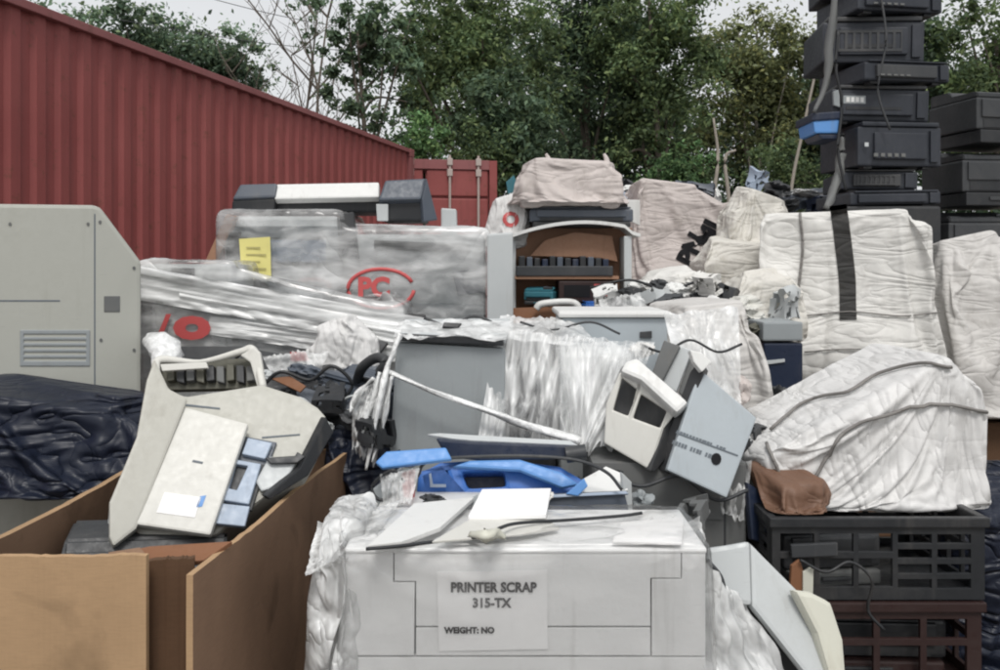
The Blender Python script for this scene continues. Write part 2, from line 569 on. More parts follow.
def surf(o):
    """BVH of an object in world space"""
    dg = bpy.context.evaluated_depsgraph_get()
    me = o.evaluated_get(dg).data
    off = WORLD[o.name] if o.parent is None else Vector((0, 0, 0))
    return BVHTree.FromPolygons([v.co + off for v in me.vertices], [list(p.vertices) for p in me.polygons])


def hit(bvh, u, v, lift=.006, D=None):
    C = Vector((0, 0, EYE))
    d = Vector(((u - 500) / F, 1, (HV - v) / F)).normalized()
    p, n, i, t = bvh.ray_cast(C, d)
    if p is None:
        return W(u, v, D) if D else None
    if n.dot(d) > 0: n = -n
    return p + n * lift


def ribbon_on(name, bvh, uvs, wpx, mat, parent, D, lift=.007, thick=.004, **k):
    pts = []
    c = catmull([Vector((u, v, 0)) for u, v in uvs], 6)
    bm = bmesh.new(); prev = None
    for i, p in enumerate(c):
        t = (c[min(i + 1, len(c) - 1)] - c[max(0, i - 1)]).normalized()
        s = Vector((-t.y, t.x, 0)) * wpx / 2
        row = [hit(bvh, p.x + s.x * a, p.y + s.y * a, lift, D) for a in (-1, 0, 1)]
        row = [bm.verts.new(q) for q in row]
        if prev:
            for j in range(2): bm.faces.new((prev[j], prev[j + 1], row[j + 1], row[j]))
        prev = row
    r = bmesh.ops.solidify(bm, geom=bm.faces[:], thickness=-thick)
    return mesh_ob(name, bm, mat, parent, smooth='auto', **k)


def tube_on(name, bvh, uvs, r, mat, parent, D, lift=.011, **k):
    c = catmull([Vector((u, v, 0)) for u, v in uvs], 5)
    pts = [hit(bvh, p.x, p.y, lift, D) for p in c]
    return mesh_ob(name, add_tube(bmesh.new(), pts, r, 7), mat, parent, smooth=True, **k)


def text_mesh(s, size, bold=.0, align='CENTER'):
    cu = bpy.data.curves.new('t', 'FONT')
    cu.body = s; cu.size = size; cu.align_x = align; cu.align_y = 'CENTER'; cu.offset = bold
    cu.resolution_u = 3; cu.fill_mode = 'FRONT'
    o = bpy.data.objects.new('t', cu); COL.objects.link(o)
    dg = bpy.context.evaluated_depsgraph_get()
    me = bpy.data.meshes.new_from_object(o.evaluated_get(dg))
    bpy.data.objects.remove(o)
    return me


def text_on(name, s, anchor, n, size, mat, parent, off=.002, rot=0, sx=1, bold=0, bvh=None, lift=.004):
    """flat lettering on a plane facing n (or pressed on to a surface)"""
    me = text_mesh(s, size, bold)
    n = Vector(n).normalized()
    right = Vector((0, 0, 1)).cross(n)
    right.normalize()
    up = n.cross(right)
    a = Matrix((right, up, n)).transposed().to_4x4()
    me.transform(Matrix.Translation(W(*anchor) + n * off) @ a @ Matrix.Rotation(rot, 4, 'Z') @ Matrix.Diagonal((sx, 1, 1, 1)))
    if bvh:
        bm = bmesh.new(); bm.from_mesh(me)
        bmesh.ops.triangulate(bm, faces=bm.faces)
        bmesh.ops.subdivide_edges(bm, edges=[e for e in bm.edges if e.calc_length() > .02], cuts=2)
        for v in bm.verts:
            d = -n
            p, nn, i, t = bvh.ray_cast(v.co + n * .8, d)
            if p is not None: v.co = p + n * lift
        bm.to_mesh(me); bm.free()
    me.materials.clear()
    return mesh_ob(name, me, mat, parent)


def sheet(name, TL, TR, BR, BL, nu, nv, fold, mat, parent=None, amp=.03, freq=9, fan=(.5, 0), seed=0, sag=0, ragged=0, **k):
    """hanging / stretched film: bilinear patch with converging folds"""
    TL, TR, BR, BL = map(Vector, (TL, TR, BR, BL))
    nrm = (TR - TL).cross(BL - TL).normalized()
    bm = bmesh.new(); rows = []
    for j in range(nv + 1):
        t = j / nv; row = []
        for i in range(nu + 1):
            s = i / nu
            tt = t * (1 + ragged * noise.noise(Vector((s * 7, seed, 1)))) if ragged else t
            p = TL.lerp(TR, s).lerp(BL.lerp(BR, s), tt)
            ss = s if fold == 'v' else t
            oo = t if fold == 'v' else s
            w = fan[0] + (ss - fan[0]) / (.35 + .65 * abs(oo - fan[1])) if fan else ss * 1.4
            q = w * freq + seed * 7
            a = (1 - abs(noise.noise(Vector((q, oo * .6, seed))))) ** 3 - .5
            a += .35 * noise.noise(Vector((q * 2.3, oo * 1.5, seed + 4)))
            b = noise.noise(Vector((s * 3, t * 3, seed + 9)))
            e = min(1, 4 * min(s, 1 - s) + .25)
            p = p + nrm * (amp * a * e + amp * 1.2 * b) - Vector((0, 0, 1)) * sag * 4 * s * (1 - s)
            row.append(bm.verts.new(p))
        rows.append(row)
    for j in range(nv):
        for i in range(nu):
            bm.faces.new((rows[j][i], rows[j][i + 1], rows[j + 1][i + 1], rows[j + 1][i]))
    return mesh_ob(name, bm, mat, parent, smooth=True, **k)


# ------------------------------------------------------------------ printer builder (used for loose machines)
def printer(name, loc, w, d, h, rot, body, trim, label, cat='printer', lid=None, style=0, group=None):
    """desktop laser printer: body, lid, front cover, paper tray, output slot, control panel"""
    lid = lid or body
    root = empty(name, loc, label, cat, group)
    root.rotation_euler = rot

    def part(nm, bm, mat, p=root):
        bmesh.ops.recalc_face_normals(bm, faces=bm.faces)
        me = bpy.data.meshes.new(nm); bm.to_mesh(me); bm.free(); me.materials.append(mat)
        o = bpy.data.objects.new(nm, me); COL.objects.link(o); o.parent = p
        WORLD[o.name] = Vector()
        return o
    x, y = w / 2, d / 2
    hs = h * .78
    part('body', box_bm(-x, x, -y, y, h * .24, hs, bev=.012), body)
    # lid: a wedge that rises to the back, with an output recess
    bm = bmesh.new()
    prof = [(-y * .98, hs + .002), (y * .98, hs + .002), (y * .98, h), (y * .2, h), (y * .05, h * .88), (-y * .8, h * .9), (-y * .98, h * .86)]
    vs = [[bm.verts.new((sx * x * .96, a, b)) for a, b in prof] for sx in (-1, 1)]
    for i in range(len(prof)):
        j = (i + 1) % len(prof); bm.faces.new((vs[0][i], vs[0][j], vs[1][j], vs[1][i]))
    bm.faces.new(vs[0]); bm.faces.new(vs[1][::-1])
    bmesh.ops.bevel(bm, geom=bm.edges[:], offset=.008, segments=2, affect='EDGES')
    part('lid', bm, lid)
    part('front_cover', box_bm(-x * .86, x * .86, -y - .014, -y + .01, h * .44, hs * .96, bev=.006), lid)
    t = part('paper_tray', box_bm(-x * .94, x * .94, -y - .02, y * .9, 0, h * .225, bev=.008), trim)
    part('handle', box_bm(-x * .3, x * .3, -y - .031, -y - .019, h * .09, h * .15, bev=.004), body, t)
    part('output_slot', box_bm(-x * .8, x * .8, -y - .004, -y + .02, h * .27, h * .41), M['black'])
    c = part('control_panel', box_bm(x * .3, x * .9, -y * .93, -y * .62, h * .9 - .006, h * .9 + .012, bev=.004), trim)
    part('screen', box_bm(x * .36, x * .62, -y * .88, -y * .7, h * .9 + .011, h * .9 + .015), M['slate'], c)
    return root

FRONT = (0, -1, 0)
# ------------------------------------------------------------------ setting: ground
bm = bmesh.new()
g = 60
for i in range(g + 1):
    for j in range(g + 1):
        x = (i / g - .5); y = (j / g)
        X = math.copysign(abs(x * 2) ** 2.2, x) * 240
        Y = -8 + 300 * y ** 2.4
        bm.verts.new((X, Y, .05 * noise.noise(Vector((X * .35, Y * .35, 0))) - .03))
bm.verts.ensure_lookup_table()
for i in range(g):
    for j in range(g):
        a = i * (g + 1) + j
        bm.faces.new((bm.verts[a], bm.verts[a + g + 1], bm.verts[a + g + 2], bm.verts[a + 1]))
mesh_ob('ground', bm, M['ground'], None, kind='structure', smooth=True)

# ------------------------------------------------------------------ shipping containers
CZ0, CZ1 = .5, 3.405
P1 = Vector((-87 / F * 13, 13, 0)); P0 = Vector((-391 / F * 6.5, 6.5, 0))
e = (P1 - P0).normalized(); nrm = Vector((e.y, -e.x, 0))
bm = bmesh.new()
add_box(bm, -13.2, .3, -2.7, .4, 0, CZ0 - .004, Matrix.Translation(P1) @ Matrix((e, -nrm, Vector((0, 0, 1)))).transposed().to_4x4() @ Matrix.Diagonal((1, -1, 1, 1)))
mesh_ob('concrete_plinth', bm, M['grey'], None, kind='structure')


def corrugated(A, ee, nn, L, z0, z1, pitch=.222, depth=.030):
    bm = bmesh.new(); prof = []
    s = 0
    while s < L:
        for ds, off in ((0, 0), (.36, 0), (.5, -depth), (.86, -depth)):
            if s + ds * pitch <= L: prof.append((s + ds * pitch, off))
        s += pitch
    prof.append((L, 0))
    lo = [bm.verts.new(A + ee * s + nn * o + Vector((0, 0, z0))) for s, o in prof]
    hi = [bm.verts.new(A + ee * s + nn * o + Vector((0, 0, z1))) for s, o in prof]
    for i in range(len(prof) - 1): bm.faces.new((lo[i], lo[i + 1], hi[i + 1], hi[i]))
    return bm


def boxat(A, ee, nn, s0, s1, n0, n1, z0, z1, bev=.006):
    m = Matrix((ee, nn, Vector((0, 0, 1)))).transposed().to_4x4()
    return box_bm(s0, s1, n0, n1, z0, z1, Matrix.Translation(A) @ m, bev)


L = 12.19
A = P1 - e * L
c1 = empty('shipping_container', A + Vector((0, 0, CZ0)), 'long dark red corrugated shipping container along the left of the yard', 'container')
mesh_ob('side_panel', corrugated(A + e * .14 - nrm * .03, e, nrm, L - .28, CZ0 + .14, CZ1 - .055), M['cont'], c1)
mesh_ob('top_rail', boxat(A, e, nrm, .12, L - .12, -.09, .012, CZ1 - .065, CZ1 - .003), M['cont_rail'], c1)
mesh_ob('bottom_rail', boxat(A, e, nrm, .12, L - .12, -.09, .012, CZ0, CZ0 + .15), M['cont_rail'], c1)
for s in (0, L - .15):
    p = mesh_ob('corner_post', boxat(A, e, nrm, s, s + .15, -.14, .016, CZ0 + .12, CZ1 - .12), M['cont_rail'], c1)
    for zz in (CZ0, CZ1 - .12):
        mesh_ob('corner_casting', boxat(A, e, nrm, s - .008, s + .158, -.16, .022, zz, zz + .122, .01), M['cont_rail'], p)
mesh_ob('roof', boxat(A, e, nrm, .05, L - .05, -2.40, -.095, CZ1 - .06, CZ1 - .02), M['cont_rail'], c1)
mesh_ob('end_panel', boxat(A, e, nrm, L - .07, L - .03, -2.42, -.15, CZ0, CZ1 - .065), M['cont'], c1)
mesh_ob('back_panel', boxat(A, e, nrm, .05, L - .08, -2.43, -2.405, CZ0, CZ1 - .03), M['cont'], c1)

# second container: door end
ed = Vector((.985, .17, 0)).normalized(); nd = Vector((ed.y, -ed.x, 0))
B = W(497, 163, 14.3); B.z = 0
c2 = empty('shipping_container', B + Vector((0, 0, CZ0)), 'red shipping container seen at its door end with pale locking bars', 'container')
mesh_ob('side_panel', corrugated(B - nd * .15 - ed * .03, -nd, ed, 5.8, CZ0 + .14, CZ1 - .06), M['cont'], c2)
mesh_ob('roof', boxat(B, ed, nd, -2.4, -.04, -5.9, -.05, CZ1 - .05, CZ1 - .02), M['cont_rail'], c2)
mesh_ob('door_header', boxat(B, ed, nd, -2.3, -.13, -.12, .005, CZ1 - .16, CZ1), M['cont_rail'], c2)
for s in (-2.44, -.13):
    mesh_ob('corner_post', boxat(B, ed, nd, s, s + .13, -.15, .012, CZ0, CZ1 - .004), M['cont'], c2)
for s in (-2.3, -1.2):
    bm = bmesh.new()
    for zz in (CZ0 + .05, CZ0 + .62, CZ0 + 1.19, CZ0 + 1.76, CZ0 + 2.3):
        bm2 = boxat(B, ed, nd, s + .02, s + 1.05, -.08, -.02, zz, zz + (.50 if zz < CZ0 + 2.2 else .44), .02)
        me = bpy.data.meshes.new('x'); bm2.to_mesh(me); bm2.free(); bm.from_mesh(me)
    bm3 = boxat(B, ed, nd, s + .005, s + 1.06, -.10, -.06, CZ0 + .02, CZ1 - .165)
    me = bpy.data.meshes.new('x'); bm3.to_mesh(me); bm3.free(); bm.from_mesh(me)
    d = mesh_ob('door', bm, M['cont'], c2)
    for q in (.38, .86) if s < -2 else (.40, .88):
        b0 = B + ed * (s + q) + nd * .03
        lb = mesh_ob('locking_bar', tube_bm([b0 + Vector((0, 0, CZ0)), b0 + Vector((0, 0, CZ0 + 1.4)), b0 + Vector((0, 0, CZ1 + .07))], .021, 8), M['bar'], d, smooth='auto')
        for zz in (CZ0 + .08, CZ0 + 1.2, CZ1 - .28, CZ1 - .1):
            mesh_ob('cam_keeper', boxat(b0, ed, nd, -.045, .045, -.03, .035, zz, zz + .12, .01), M['bar'], lb)


# ------------------------------------------------------------------ trees
def leaf_mesh(name, cl, n, size, seed, cols, spread, fill=None):
    """n leaf-sized faces gathered round cluster centres cl (x,y,z,radius,brightness)"""
    r = np.random.default_rng(seed)
    cl = np.array(cl)
    wgt = cl[:, 3] ** 2; idx = r.choice(len(cl), n, p=wgt / wgt.sum())
    dirs = r.normal(size=(n, 3)); dirs /= np.linalg.norm(dirs, axis=1)[:, None]
    rad = np.abs(r.normal(size=n)) * .62
    c = cl[idx, :3] + dirs * (rad * cl[idx, 3])[:, None] * np.array([1, 1, .7])
    if fill:
        m = r.random(n) < fill[6]
        q = r.normal(size=(n, 3)); q /= np.linalg.norm(q, axis=1)[:, None]; q *= np.abs(r.normal(size=n) * .52)[:, None]
        c[m] = np.array(fill[:3]) + q[m] * np.array(fill[3:6])
    def wob(p, f, ph):
        return (np.sin(p[:, 0] * f + ph) * np.sin(p[:, 2] * f * 1.13 + ph * 2.1) + np.sin(p[:, 1] * f * .9 - p[:, 2] * f * .7 + ph * 1.7) * np.sin(p[:, 0] * f * .8 + p[:, 1] * f * .6)) * .5
    sz = 1 / (size * 7)
    hole = wob(c, 3.2 * sz, seed) + .7 * wob(c, 7.1 * sz, seed + 3) + r.normal(size=n) * .22
    keep = hole > -.30
    c, dirs, rad, idx, hole = c[keep], dirs[keep], rad[keep], idx[keep], hole[keep]
    n = len(c)
    nn = dirs * .8 + r.normal(size=(n, 3)) * .7 + np.array([0, 0, .45]); nn /= np.linalg.norm(nn, axis=1)[:, None]
    t = np.cross(nn, r.normal(size=(n, 3))); t /= np.linalg.norm(t, axis=1)[:, None]
    b = np.cross(nn, t)
    s = size * r.uniform(.6, 1.3, n)[:, None]
    v = np.stack([c - t * s * .5, c + b * s * .26 + nn * s * .06, c + t * s * .55 - nn * s * .1, c - b * s * .26 + nn * s * .06], 1).reshape(-1, 3)
    me = bpy.data.meshes.new(name)
    me.vertices.add(4 * n); me.vertices.foreach_set('co', v.ravel())
    me.loops.add(4 * n); me.loops.foreach_set('vertex_index', np.arange(4 * n))
    me.polygons.add(n); me.polygons.foreach_set('loop_start', np.arange(0, 4 * n, 4))
    me.update()
    ca = np.array(cols)
    pick = r.choice(len(ca), n, p=[.5, .3, .2][:len(ca)] if len(ca) == 3 else None)
    k = 2.55 * cl[idx, 4] * r.uniform(.82, 1.18, n) * np.clip(.7 + .4 * rad, .6, 1.25) * (.86 + .32 * wob(c, 2.0 * sz, seed + 5))  # outer leaves painted lighter than inner; overall lift stands in for haze
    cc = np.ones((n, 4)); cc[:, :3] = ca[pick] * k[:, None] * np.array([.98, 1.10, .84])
    at = me.color_attributes.new('tint', 'FLOAT_COLOR', 'CORNER')
    at.data.foreach_set('color', np.repeat(cc, 4, 0).ravel())
    me.materials.append(M['leaf'])
    return me


GREEN = [(.080, .100, .058), (.062, .082, .056), (.105, .118, .066)]
DARK = [(.056, .074, .058), (.046, .064, .054), (.072, .088, .060)]
OLIVE = [(.110, .112, .070), (.085, .088, .062), (.150, .138, .072)]
BLUEG = [(.085, .108, .092), (.070, .095, .082), (.110, .128, .090)]  # blue-green leaves with distance haze mixed into the colour
BRIGHT = [(.085, .135, .075), (.065, .11, .065), (.11, .155, .08)]


def tree(u0, u1, vt, vb, D, cols, label, seed, n=9000, leaf=.15, K=46, loose=.35, name='tree', trunk=True, fullness=1, bright=1, r0=.14, pale=False):
    rr = random.Random(seed)
    xc = ((u0 + u1) / 2 - 500) / F * D; w = (u1 - u0) / F * D / 2
    zt = EYE + (HV - vt) / F * D; zb = EYE + (HV - vb) / F * D
    h = (zt - zb) / 2; zc = (zt + zb) / 2
    root = empty(name, (xc, D, 0), label, 'tree' if name != 'shrub' else 'shrub', 'trees behind the yard' if name != 'shrub' else None)
    cl = []
    K = int(K * 1.7); n = int(n * 2.3); leaf *= .8
    for i in range(K):
        while True:
            p = Vector((rr.uniform(-1, 1), rr.uniform(-1, 1), rr.uniform(-1, 1)))
            if .25 < p.length < (1.22 if rr.random() < .3 else .95): break
        q = Vector((xc + p.x * w, D + p.y * w * .7, zc + p.z * h * (1 if p.z < 0 else 1 - .25 * abs(p.x))))
        rad = rr.uniform(.12, .40) * min(w, h) * fullness
        br = bright * (.62 + .5 * (p.z + 1) / 2 + rr.uniform(-.2, .25))  # higher clumps get lighter leaf colour, as if lit from above
        cl.append((q.x, q.y, q.z, rad, br))
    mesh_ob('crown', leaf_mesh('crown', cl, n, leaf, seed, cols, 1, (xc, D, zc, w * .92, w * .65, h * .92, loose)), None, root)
    if trunk:
        bm = bmesh.new()
        top = Vector((xc + rr.uniform(-.2, .2) * w, D, zc + .2 * h))
        base = Vector((xc, D, -.05))
        mid = base.lerp(top, .5) + Vector((rr.uniform(-.15, .15), 0, 0))
        add_tube(bm, catmull([base, base.lerp(mid, .5), mid, top], 5), [r0 * (1.15 - .85 * i / 15) for i in range(16)], 9, lambda t, w_: 1 + .12 * math.sin(3 * w_ + 9 * t))
        tr = mesh_ob('trunk', bm, M['bark_pale' if pale else 'bark'], root, smooth=True)
        for i in range(7):
            a = base.lerp(top, rr.uniform(.4, .95)); c = cl[rr.randrange(K)]
            b = Vector(c[:3])
            mesh_ob('limb', tube_bm([a, a.lerp(b, .5) + Vector((rr.uniform(-.2, .2), 0, rr.uniform(0, .3))), b], [r0 * .42, r0 * .1], 6, 5), M['bark_pale' if pale else 'bark'], root, smooth=True)
    return root


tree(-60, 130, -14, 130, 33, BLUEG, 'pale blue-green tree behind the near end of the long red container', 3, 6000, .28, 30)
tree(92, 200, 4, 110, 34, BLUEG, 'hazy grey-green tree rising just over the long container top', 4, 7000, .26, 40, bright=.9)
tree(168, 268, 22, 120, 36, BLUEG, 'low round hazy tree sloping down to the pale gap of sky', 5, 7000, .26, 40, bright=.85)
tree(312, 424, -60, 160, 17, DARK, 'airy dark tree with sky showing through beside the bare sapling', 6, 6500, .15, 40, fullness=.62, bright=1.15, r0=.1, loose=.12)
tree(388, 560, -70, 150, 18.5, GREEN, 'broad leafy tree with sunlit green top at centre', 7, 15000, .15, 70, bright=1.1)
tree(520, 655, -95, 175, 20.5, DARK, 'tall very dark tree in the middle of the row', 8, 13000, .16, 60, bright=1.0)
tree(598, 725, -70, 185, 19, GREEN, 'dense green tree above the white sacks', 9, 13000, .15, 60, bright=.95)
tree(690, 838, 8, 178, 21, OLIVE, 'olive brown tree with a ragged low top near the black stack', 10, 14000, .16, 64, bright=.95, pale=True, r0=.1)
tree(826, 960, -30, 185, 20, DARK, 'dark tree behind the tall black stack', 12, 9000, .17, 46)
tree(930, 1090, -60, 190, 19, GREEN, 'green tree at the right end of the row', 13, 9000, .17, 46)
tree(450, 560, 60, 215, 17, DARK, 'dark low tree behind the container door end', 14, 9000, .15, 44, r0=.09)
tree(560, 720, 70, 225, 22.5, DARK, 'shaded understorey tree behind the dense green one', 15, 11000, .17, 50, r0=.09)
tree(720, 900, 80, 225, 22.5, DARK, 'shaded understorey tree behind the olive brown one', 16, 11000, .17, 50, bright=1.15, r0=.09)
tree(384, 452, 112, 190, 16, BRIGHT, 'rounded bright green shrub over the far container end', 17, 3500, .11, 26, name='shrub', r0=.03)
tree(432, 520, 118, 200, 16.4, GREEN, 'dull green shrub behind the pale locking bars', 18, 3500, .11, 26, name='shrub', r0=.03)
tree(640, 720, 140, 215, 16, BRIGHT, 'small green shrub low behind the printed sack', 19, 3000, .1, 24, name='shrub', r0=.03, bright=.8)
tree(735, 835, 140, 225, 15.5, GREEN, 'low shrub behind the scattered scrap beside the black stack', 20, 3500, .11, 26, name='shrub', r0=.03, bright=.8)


def bare_tree(u, vt, D, seed, label):
    rr = random.Random(seed)
    base = W(u, 130, D); base.z = 0
    top = W(u + 6, vt, D)
    root = empty('bare_tree', base, label, 'tree')
    bm = bmesh.new()

    def grow(a, d, ln, r, lev):
        pts = [a]
        for i in range(4):
            d = (d + Vector((rr.uniform(-.2, .2), rr.uniform(-.2, .2), rr.uniform(-.02, .15)))).normalized()
            pts.append(pts[-1] + d * ln / 4)
        add_tube(bm, pts, [r * (1 - .16 * i) for i in range(5)], 5)
        if lev:
            for p in pts[1:]:
                for _ in range(2 if lev > 1 else 1):
                    s = Vector((rr.uniform(-1, 1), rr.uniform(-.6, .6), rr.uniform(.35, 1.1))).normalized()
                    grow(p, s, ln * rr.uniform(.3, .5), r * .5, lev - 1)
    grow(base, Vector((0, 0, 1)), top.z * .95, .06, 3)
    mesh_ob('trunk', bm, M['bark'], root)
    cl = [(base.x + rr.uniform(-.5, .5), D, top.z * rr.uniform(.45, 1.02), rr.uniform(.15, .35), 1) for _ in range(16)]
    mesh_ob('crown', leaf_mesh('crown', cl, 380, .11, seed, BLUEG, 1), None, root)


bare_tree(291, -25, 19, 5, 'thin nearly leafless sapling against the pale sky')
bare_tree(304, 0, 21, 8, 'second thin bare sapling close beside the airy dark tree')
tk = empty('young_tree', W(722, 268, 15), 'pair of pale thin trunks forking low behind the sacks', 'tree')
for dx, v1 in ((-6, 118), (8, 150)):
    mesh_ob('trunk', tube_bm([W(722 + dx, 345, 15), W(720 + dx * 1.2, 215, 15), W(721 + dx * .5, 160, 15), W(723 + dx * 1.6, v1, 15)], [.05, .035, .02], 7), M['bark_pale'], tk, smooth=True)
tk = empty('young_tree', W(795, 268, 14.5), 'leaning pale stem arching up beside the tall black stack', 'tree')
mesh_ob('trunk', tube_bm([W(778, 345, 14.5), W(790, 200, 14.5), W(803, 130, 14.5), W(818, 60, 14.5), W(828, 0, 14.5)], [.035, .025, .015], 7), M['bark_pale'], tk, smooth=True)

for i, (p, q, lab) in enumerate([((150, -18), (420, 40), 'upper thin overhead wire crossing the pale sky'), ((120, 20), (420, 56), 'lower thin overhead wire crossing the pale sky')]):
    a, b = W(*p, 27), W(*q, 25)
    mesh_ob('overhead_wire', tube_bm([a, a.lerp(b, .5) - Vector((0, 0, .18)), b], .012, 5, 10), M['charcoal'], None, lab, 'wire')

bm = bmesh.new(); hx, hy = 60, 8
for i in range(hx + 1):
    for j in range(hy + 1):
        x = -22 + 110 * i / hx; y = 40 + 24 * j / hy
        bm.verts.new((x, y, max(-.02, (5.2 + 1.1 * noise.noise(Vector((x * .13, y * .13, 2))) + .5 * noise.noise(Vector((x * .6, y * .6, 5)))) * math.sin(math.pi * j / hy) ** .6 * min(1, 6 * min(i / hx, 1 - i / hx)))))
bm.verts.ensure_lookup_table()
for i in range(hx):
    for j in range(hy):
        q = i * (hy + 1) + j
        bm.faces.new((bm.verts[q], bm.verts[q + hy + 1], bm.verts[q + hy + 2], bm.verts[q + 1]))
M['scrub'] = grimy('scrub', (.03, .042, .03), .9, .5, (.015, .02, .015), .8, .5)
mesh_ob('hill', bm, M['scrub'], None, kind='structure', smooth=True)
rr = random.Random(99)
cl = []
for i in range(460):
    D = rr.uniform(27, 34); u = rr.uniform(330, 1250)
    v = rr.uniform(20 if u < 720 else 60, 250) if u > 400 else rr.uniform(150, 250)
    p = W(u, v, D); cl.append((p.x, p.y, max(.3, p.z), rr.uniform(.7, 1.5), rr.uniform(.55, 1.0)))
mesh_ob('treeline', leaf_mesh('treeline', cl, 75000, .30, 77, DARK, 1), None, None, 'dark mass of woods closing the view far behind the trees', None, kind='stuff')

# ------------------------------------------------------------------ far stacks of woven sacks
def lobes(*boxes):
    def f(w, d, h):
        bm = bmesh.new()
        for (x0, x1, y0, y1, z0, z1, rx, ry, rz) in boxes:
            m = Matrix.Translation(((x0 + x1) / 2 * w, (y0 + y1) / 2 * d, (z0 + z1) / 2 * h)) @ Euler((rx, ry, rz)).to_matrix().to_4x4() @ Matrix.Diagonal(((x1 - x0) * w, (y1 - y0) * d, (z1 - z0) * h, 1))
            bmesh.ops.create_cube(bm, size=1, matrix=m)
        return bm
    return f


printed = bag('woven_bag', 636, 732, 178, 300, 7.4, .8, M['bag_pink'], 'pinkish grey woven sack printed with large black letters', seed=21, grow=-0.12, n=46, pressure=.5,
              core=lobes((-.46, .46, -.46, .46, 0, .62, 0, 0, .05), (-.46, .1, -.4, .4, .5, .97, 0, .12, 0), (-.2, .46, -.4, .4, .45, .82, .1, .1, .2)))
topbag = bag('woven_bag', 520, 621, 157, 206, 5.0, .42, M['bag_pink'], 'low slumped grey sack lying on the dark printer above the open crate', seed=22, grow=-0.16, pressure=.8, n=42,
             core=lobes((-.48, .48, -.45, .45, 0, .55, 0, 0, 0), (-.4, .2, -.4, .4, .4, .92, 0, .05, .2), (-.1, .43, -.35, .4, .4, .97, .1, .08, -.2)))
pile_hi = bag('woven_bag', 732, 793, 190, 246, 6.2, .4, M['bag_dirty'], 'small knotted dirty white sack on top of the sack pile', seed=23, n=36, pressure=.6, grow=-0.15,
              core=lobes((-.42, .42, -.4, .4, 0, .6, 0, 0, 0), (-.3, .3, -.3, .3, .4, .97, .2, .3, .3)))
pile_lo = bag('woven_bag', 708, 797, 240, 312, 5.9, .6, M['bag_dirty'], 'torn dirty white sack with stains lying under the small knotted sack', seed=24, n=44, pressure=.7, grow=-0.15,
              core=lobes((-.46, .46, -.4, .4, 0, .7, 0, 0, .1), (-.35, .44, -.4, .4, .5, .98, .1, .1, -.2)))
fibc = bag('bulk_bag', 788, 944, 206, 396, 5.0, .9, M['bag_white'], 'big white bulk bag with a broad dark strap down its front', 'bulk bag', seed=25, n=58, pressure=.35, grow=-0.12,
           core=lobes((-.47, .47, -.46, .46, 0, .5, 0, 0, .02), (-.45, .4, -.46, .4, .35, .97, .02, -.02, -.03), (-.2, .47, -.47, .3, .3, .9, 0, .06, .08)))
greybag = bag('bulk_bag', 664, 780, 300, 560, 3.35, .6, M['bag_grey'], 'sagging grey bulk bag behind the leaning pale panel', 'bulk bag', seed=26, n=42, grow=-.1,
              core=lobes((-.46, .46, -.4, .4, 0, .45, 0, 0, 0), (-.42, .36, -.38, .4, .3, .8, 0, -.12, 0), (-.3, .2, -.3, .4, .7, .97, 0, -.1, .2)))
lying = bag('woven_bag', 768, 980, 352, 516, 2.75, .6, M['bag_bright'], 'clean white woven sack with dark seams lying tilted on the black crates', seed=27, n=58, pressure=.8, grow=-0.1,
            core=lobes((-.47, .05, -.45, .45, .16, .48, 0, -.42, 0), (-.3, .5, -.45, .45, .3, .72, 0, -.5, 0), (-.1, .5, -.46, .45, .06, .6, 0, 0, .05)))
midbag = bag('woven_bag', 738, 806, 268, 346, 4.75, .4, M['bag_dirty'], 'slumped dirty cream sack over the black cabinet beside the strapped bulk bag', seed=37, n=38, grow=-.16, pressure=.5)
smallbag = bag('woven_bag', 640, 704, 270, 318, 4.9, .35, M['bag_white'], 'small white sack at the foot of the printed sack', seed=38, n=34, grow=-.16, pressure=.5)
sidebag = bag('bulk_bag', 946, 1090, 222, 420, 5.5, .9, M['bag_grey'], 'grey bulk bag beyond the strapped bulk bag at the right edge', 'bulk bag', seed=28, n=34)
lump = bag('plastic_bag', 308, 368, 322, 382, 3.55, .3, M['bag_bright'], 'small full white plastic bag beside the grey copier', seed=29, n=26, grow=-.14,
           core=lobes((-.44, .44, -.4, .4, .05, .75, 0, .2, .2), (-.3, .2, -.3, .3, .5, .97, 0, -.3, 0)))
binbag = bag('bin_bag', -60, 152, 384, 500, 2.85, .5, M['bag_black'], 'glossy dark navy bin bag stuffed behind the beige printer', seed=30, n=36, grow=-.2)
junkbag = bag('bin_bag', 330, 402, 432, 560, 3.0, .3, M['bag_black'], 'black bin bag squeezed between the cardboard box and grey copier', seed=31, n=26, grow=-.2)
redfilm = bag('plastic_bag', 492, 528, 190, 250, 5.15, .3, M['bag_bright'], 'crumpled white plastic bag with a red print beside the far container', seed=32, n=22, grow=-.15)
rightbin = bag('bin_bag', 960, 1120, 470, 690, 2.95, .5, M['bag_black'], 'black bin bag at the right of the black crates', seed=36, n=28, grow=-.2)
lowbag = bag('bulk_bag', 640, 790, 310, 480, 6.0, .9, M['bag_grey'], 'grey bulk bag at the bottom of the sack pile', 'bulk bag', seed=33, n=26)
M['bag_brown'] = woven_mat('brown_sack', (.17, .095, .062), .6, (.07, .04, .03))
brownbag = bag('paper_sack', 774, 838, 480, 517, 2.64, .3, M['bag_brown'], 'crushed brown paper sack poking out under the white woven sack', 'sack', seed=34, n=26, grow=-.2)

# ------------------------------------------------------------------ wrapped bales on the left (bodies first, so the film can be draped on them)


def X(u, D): return (u - 500) / F * D
def Z(v, D): return EYE + (HV - v) / F * D


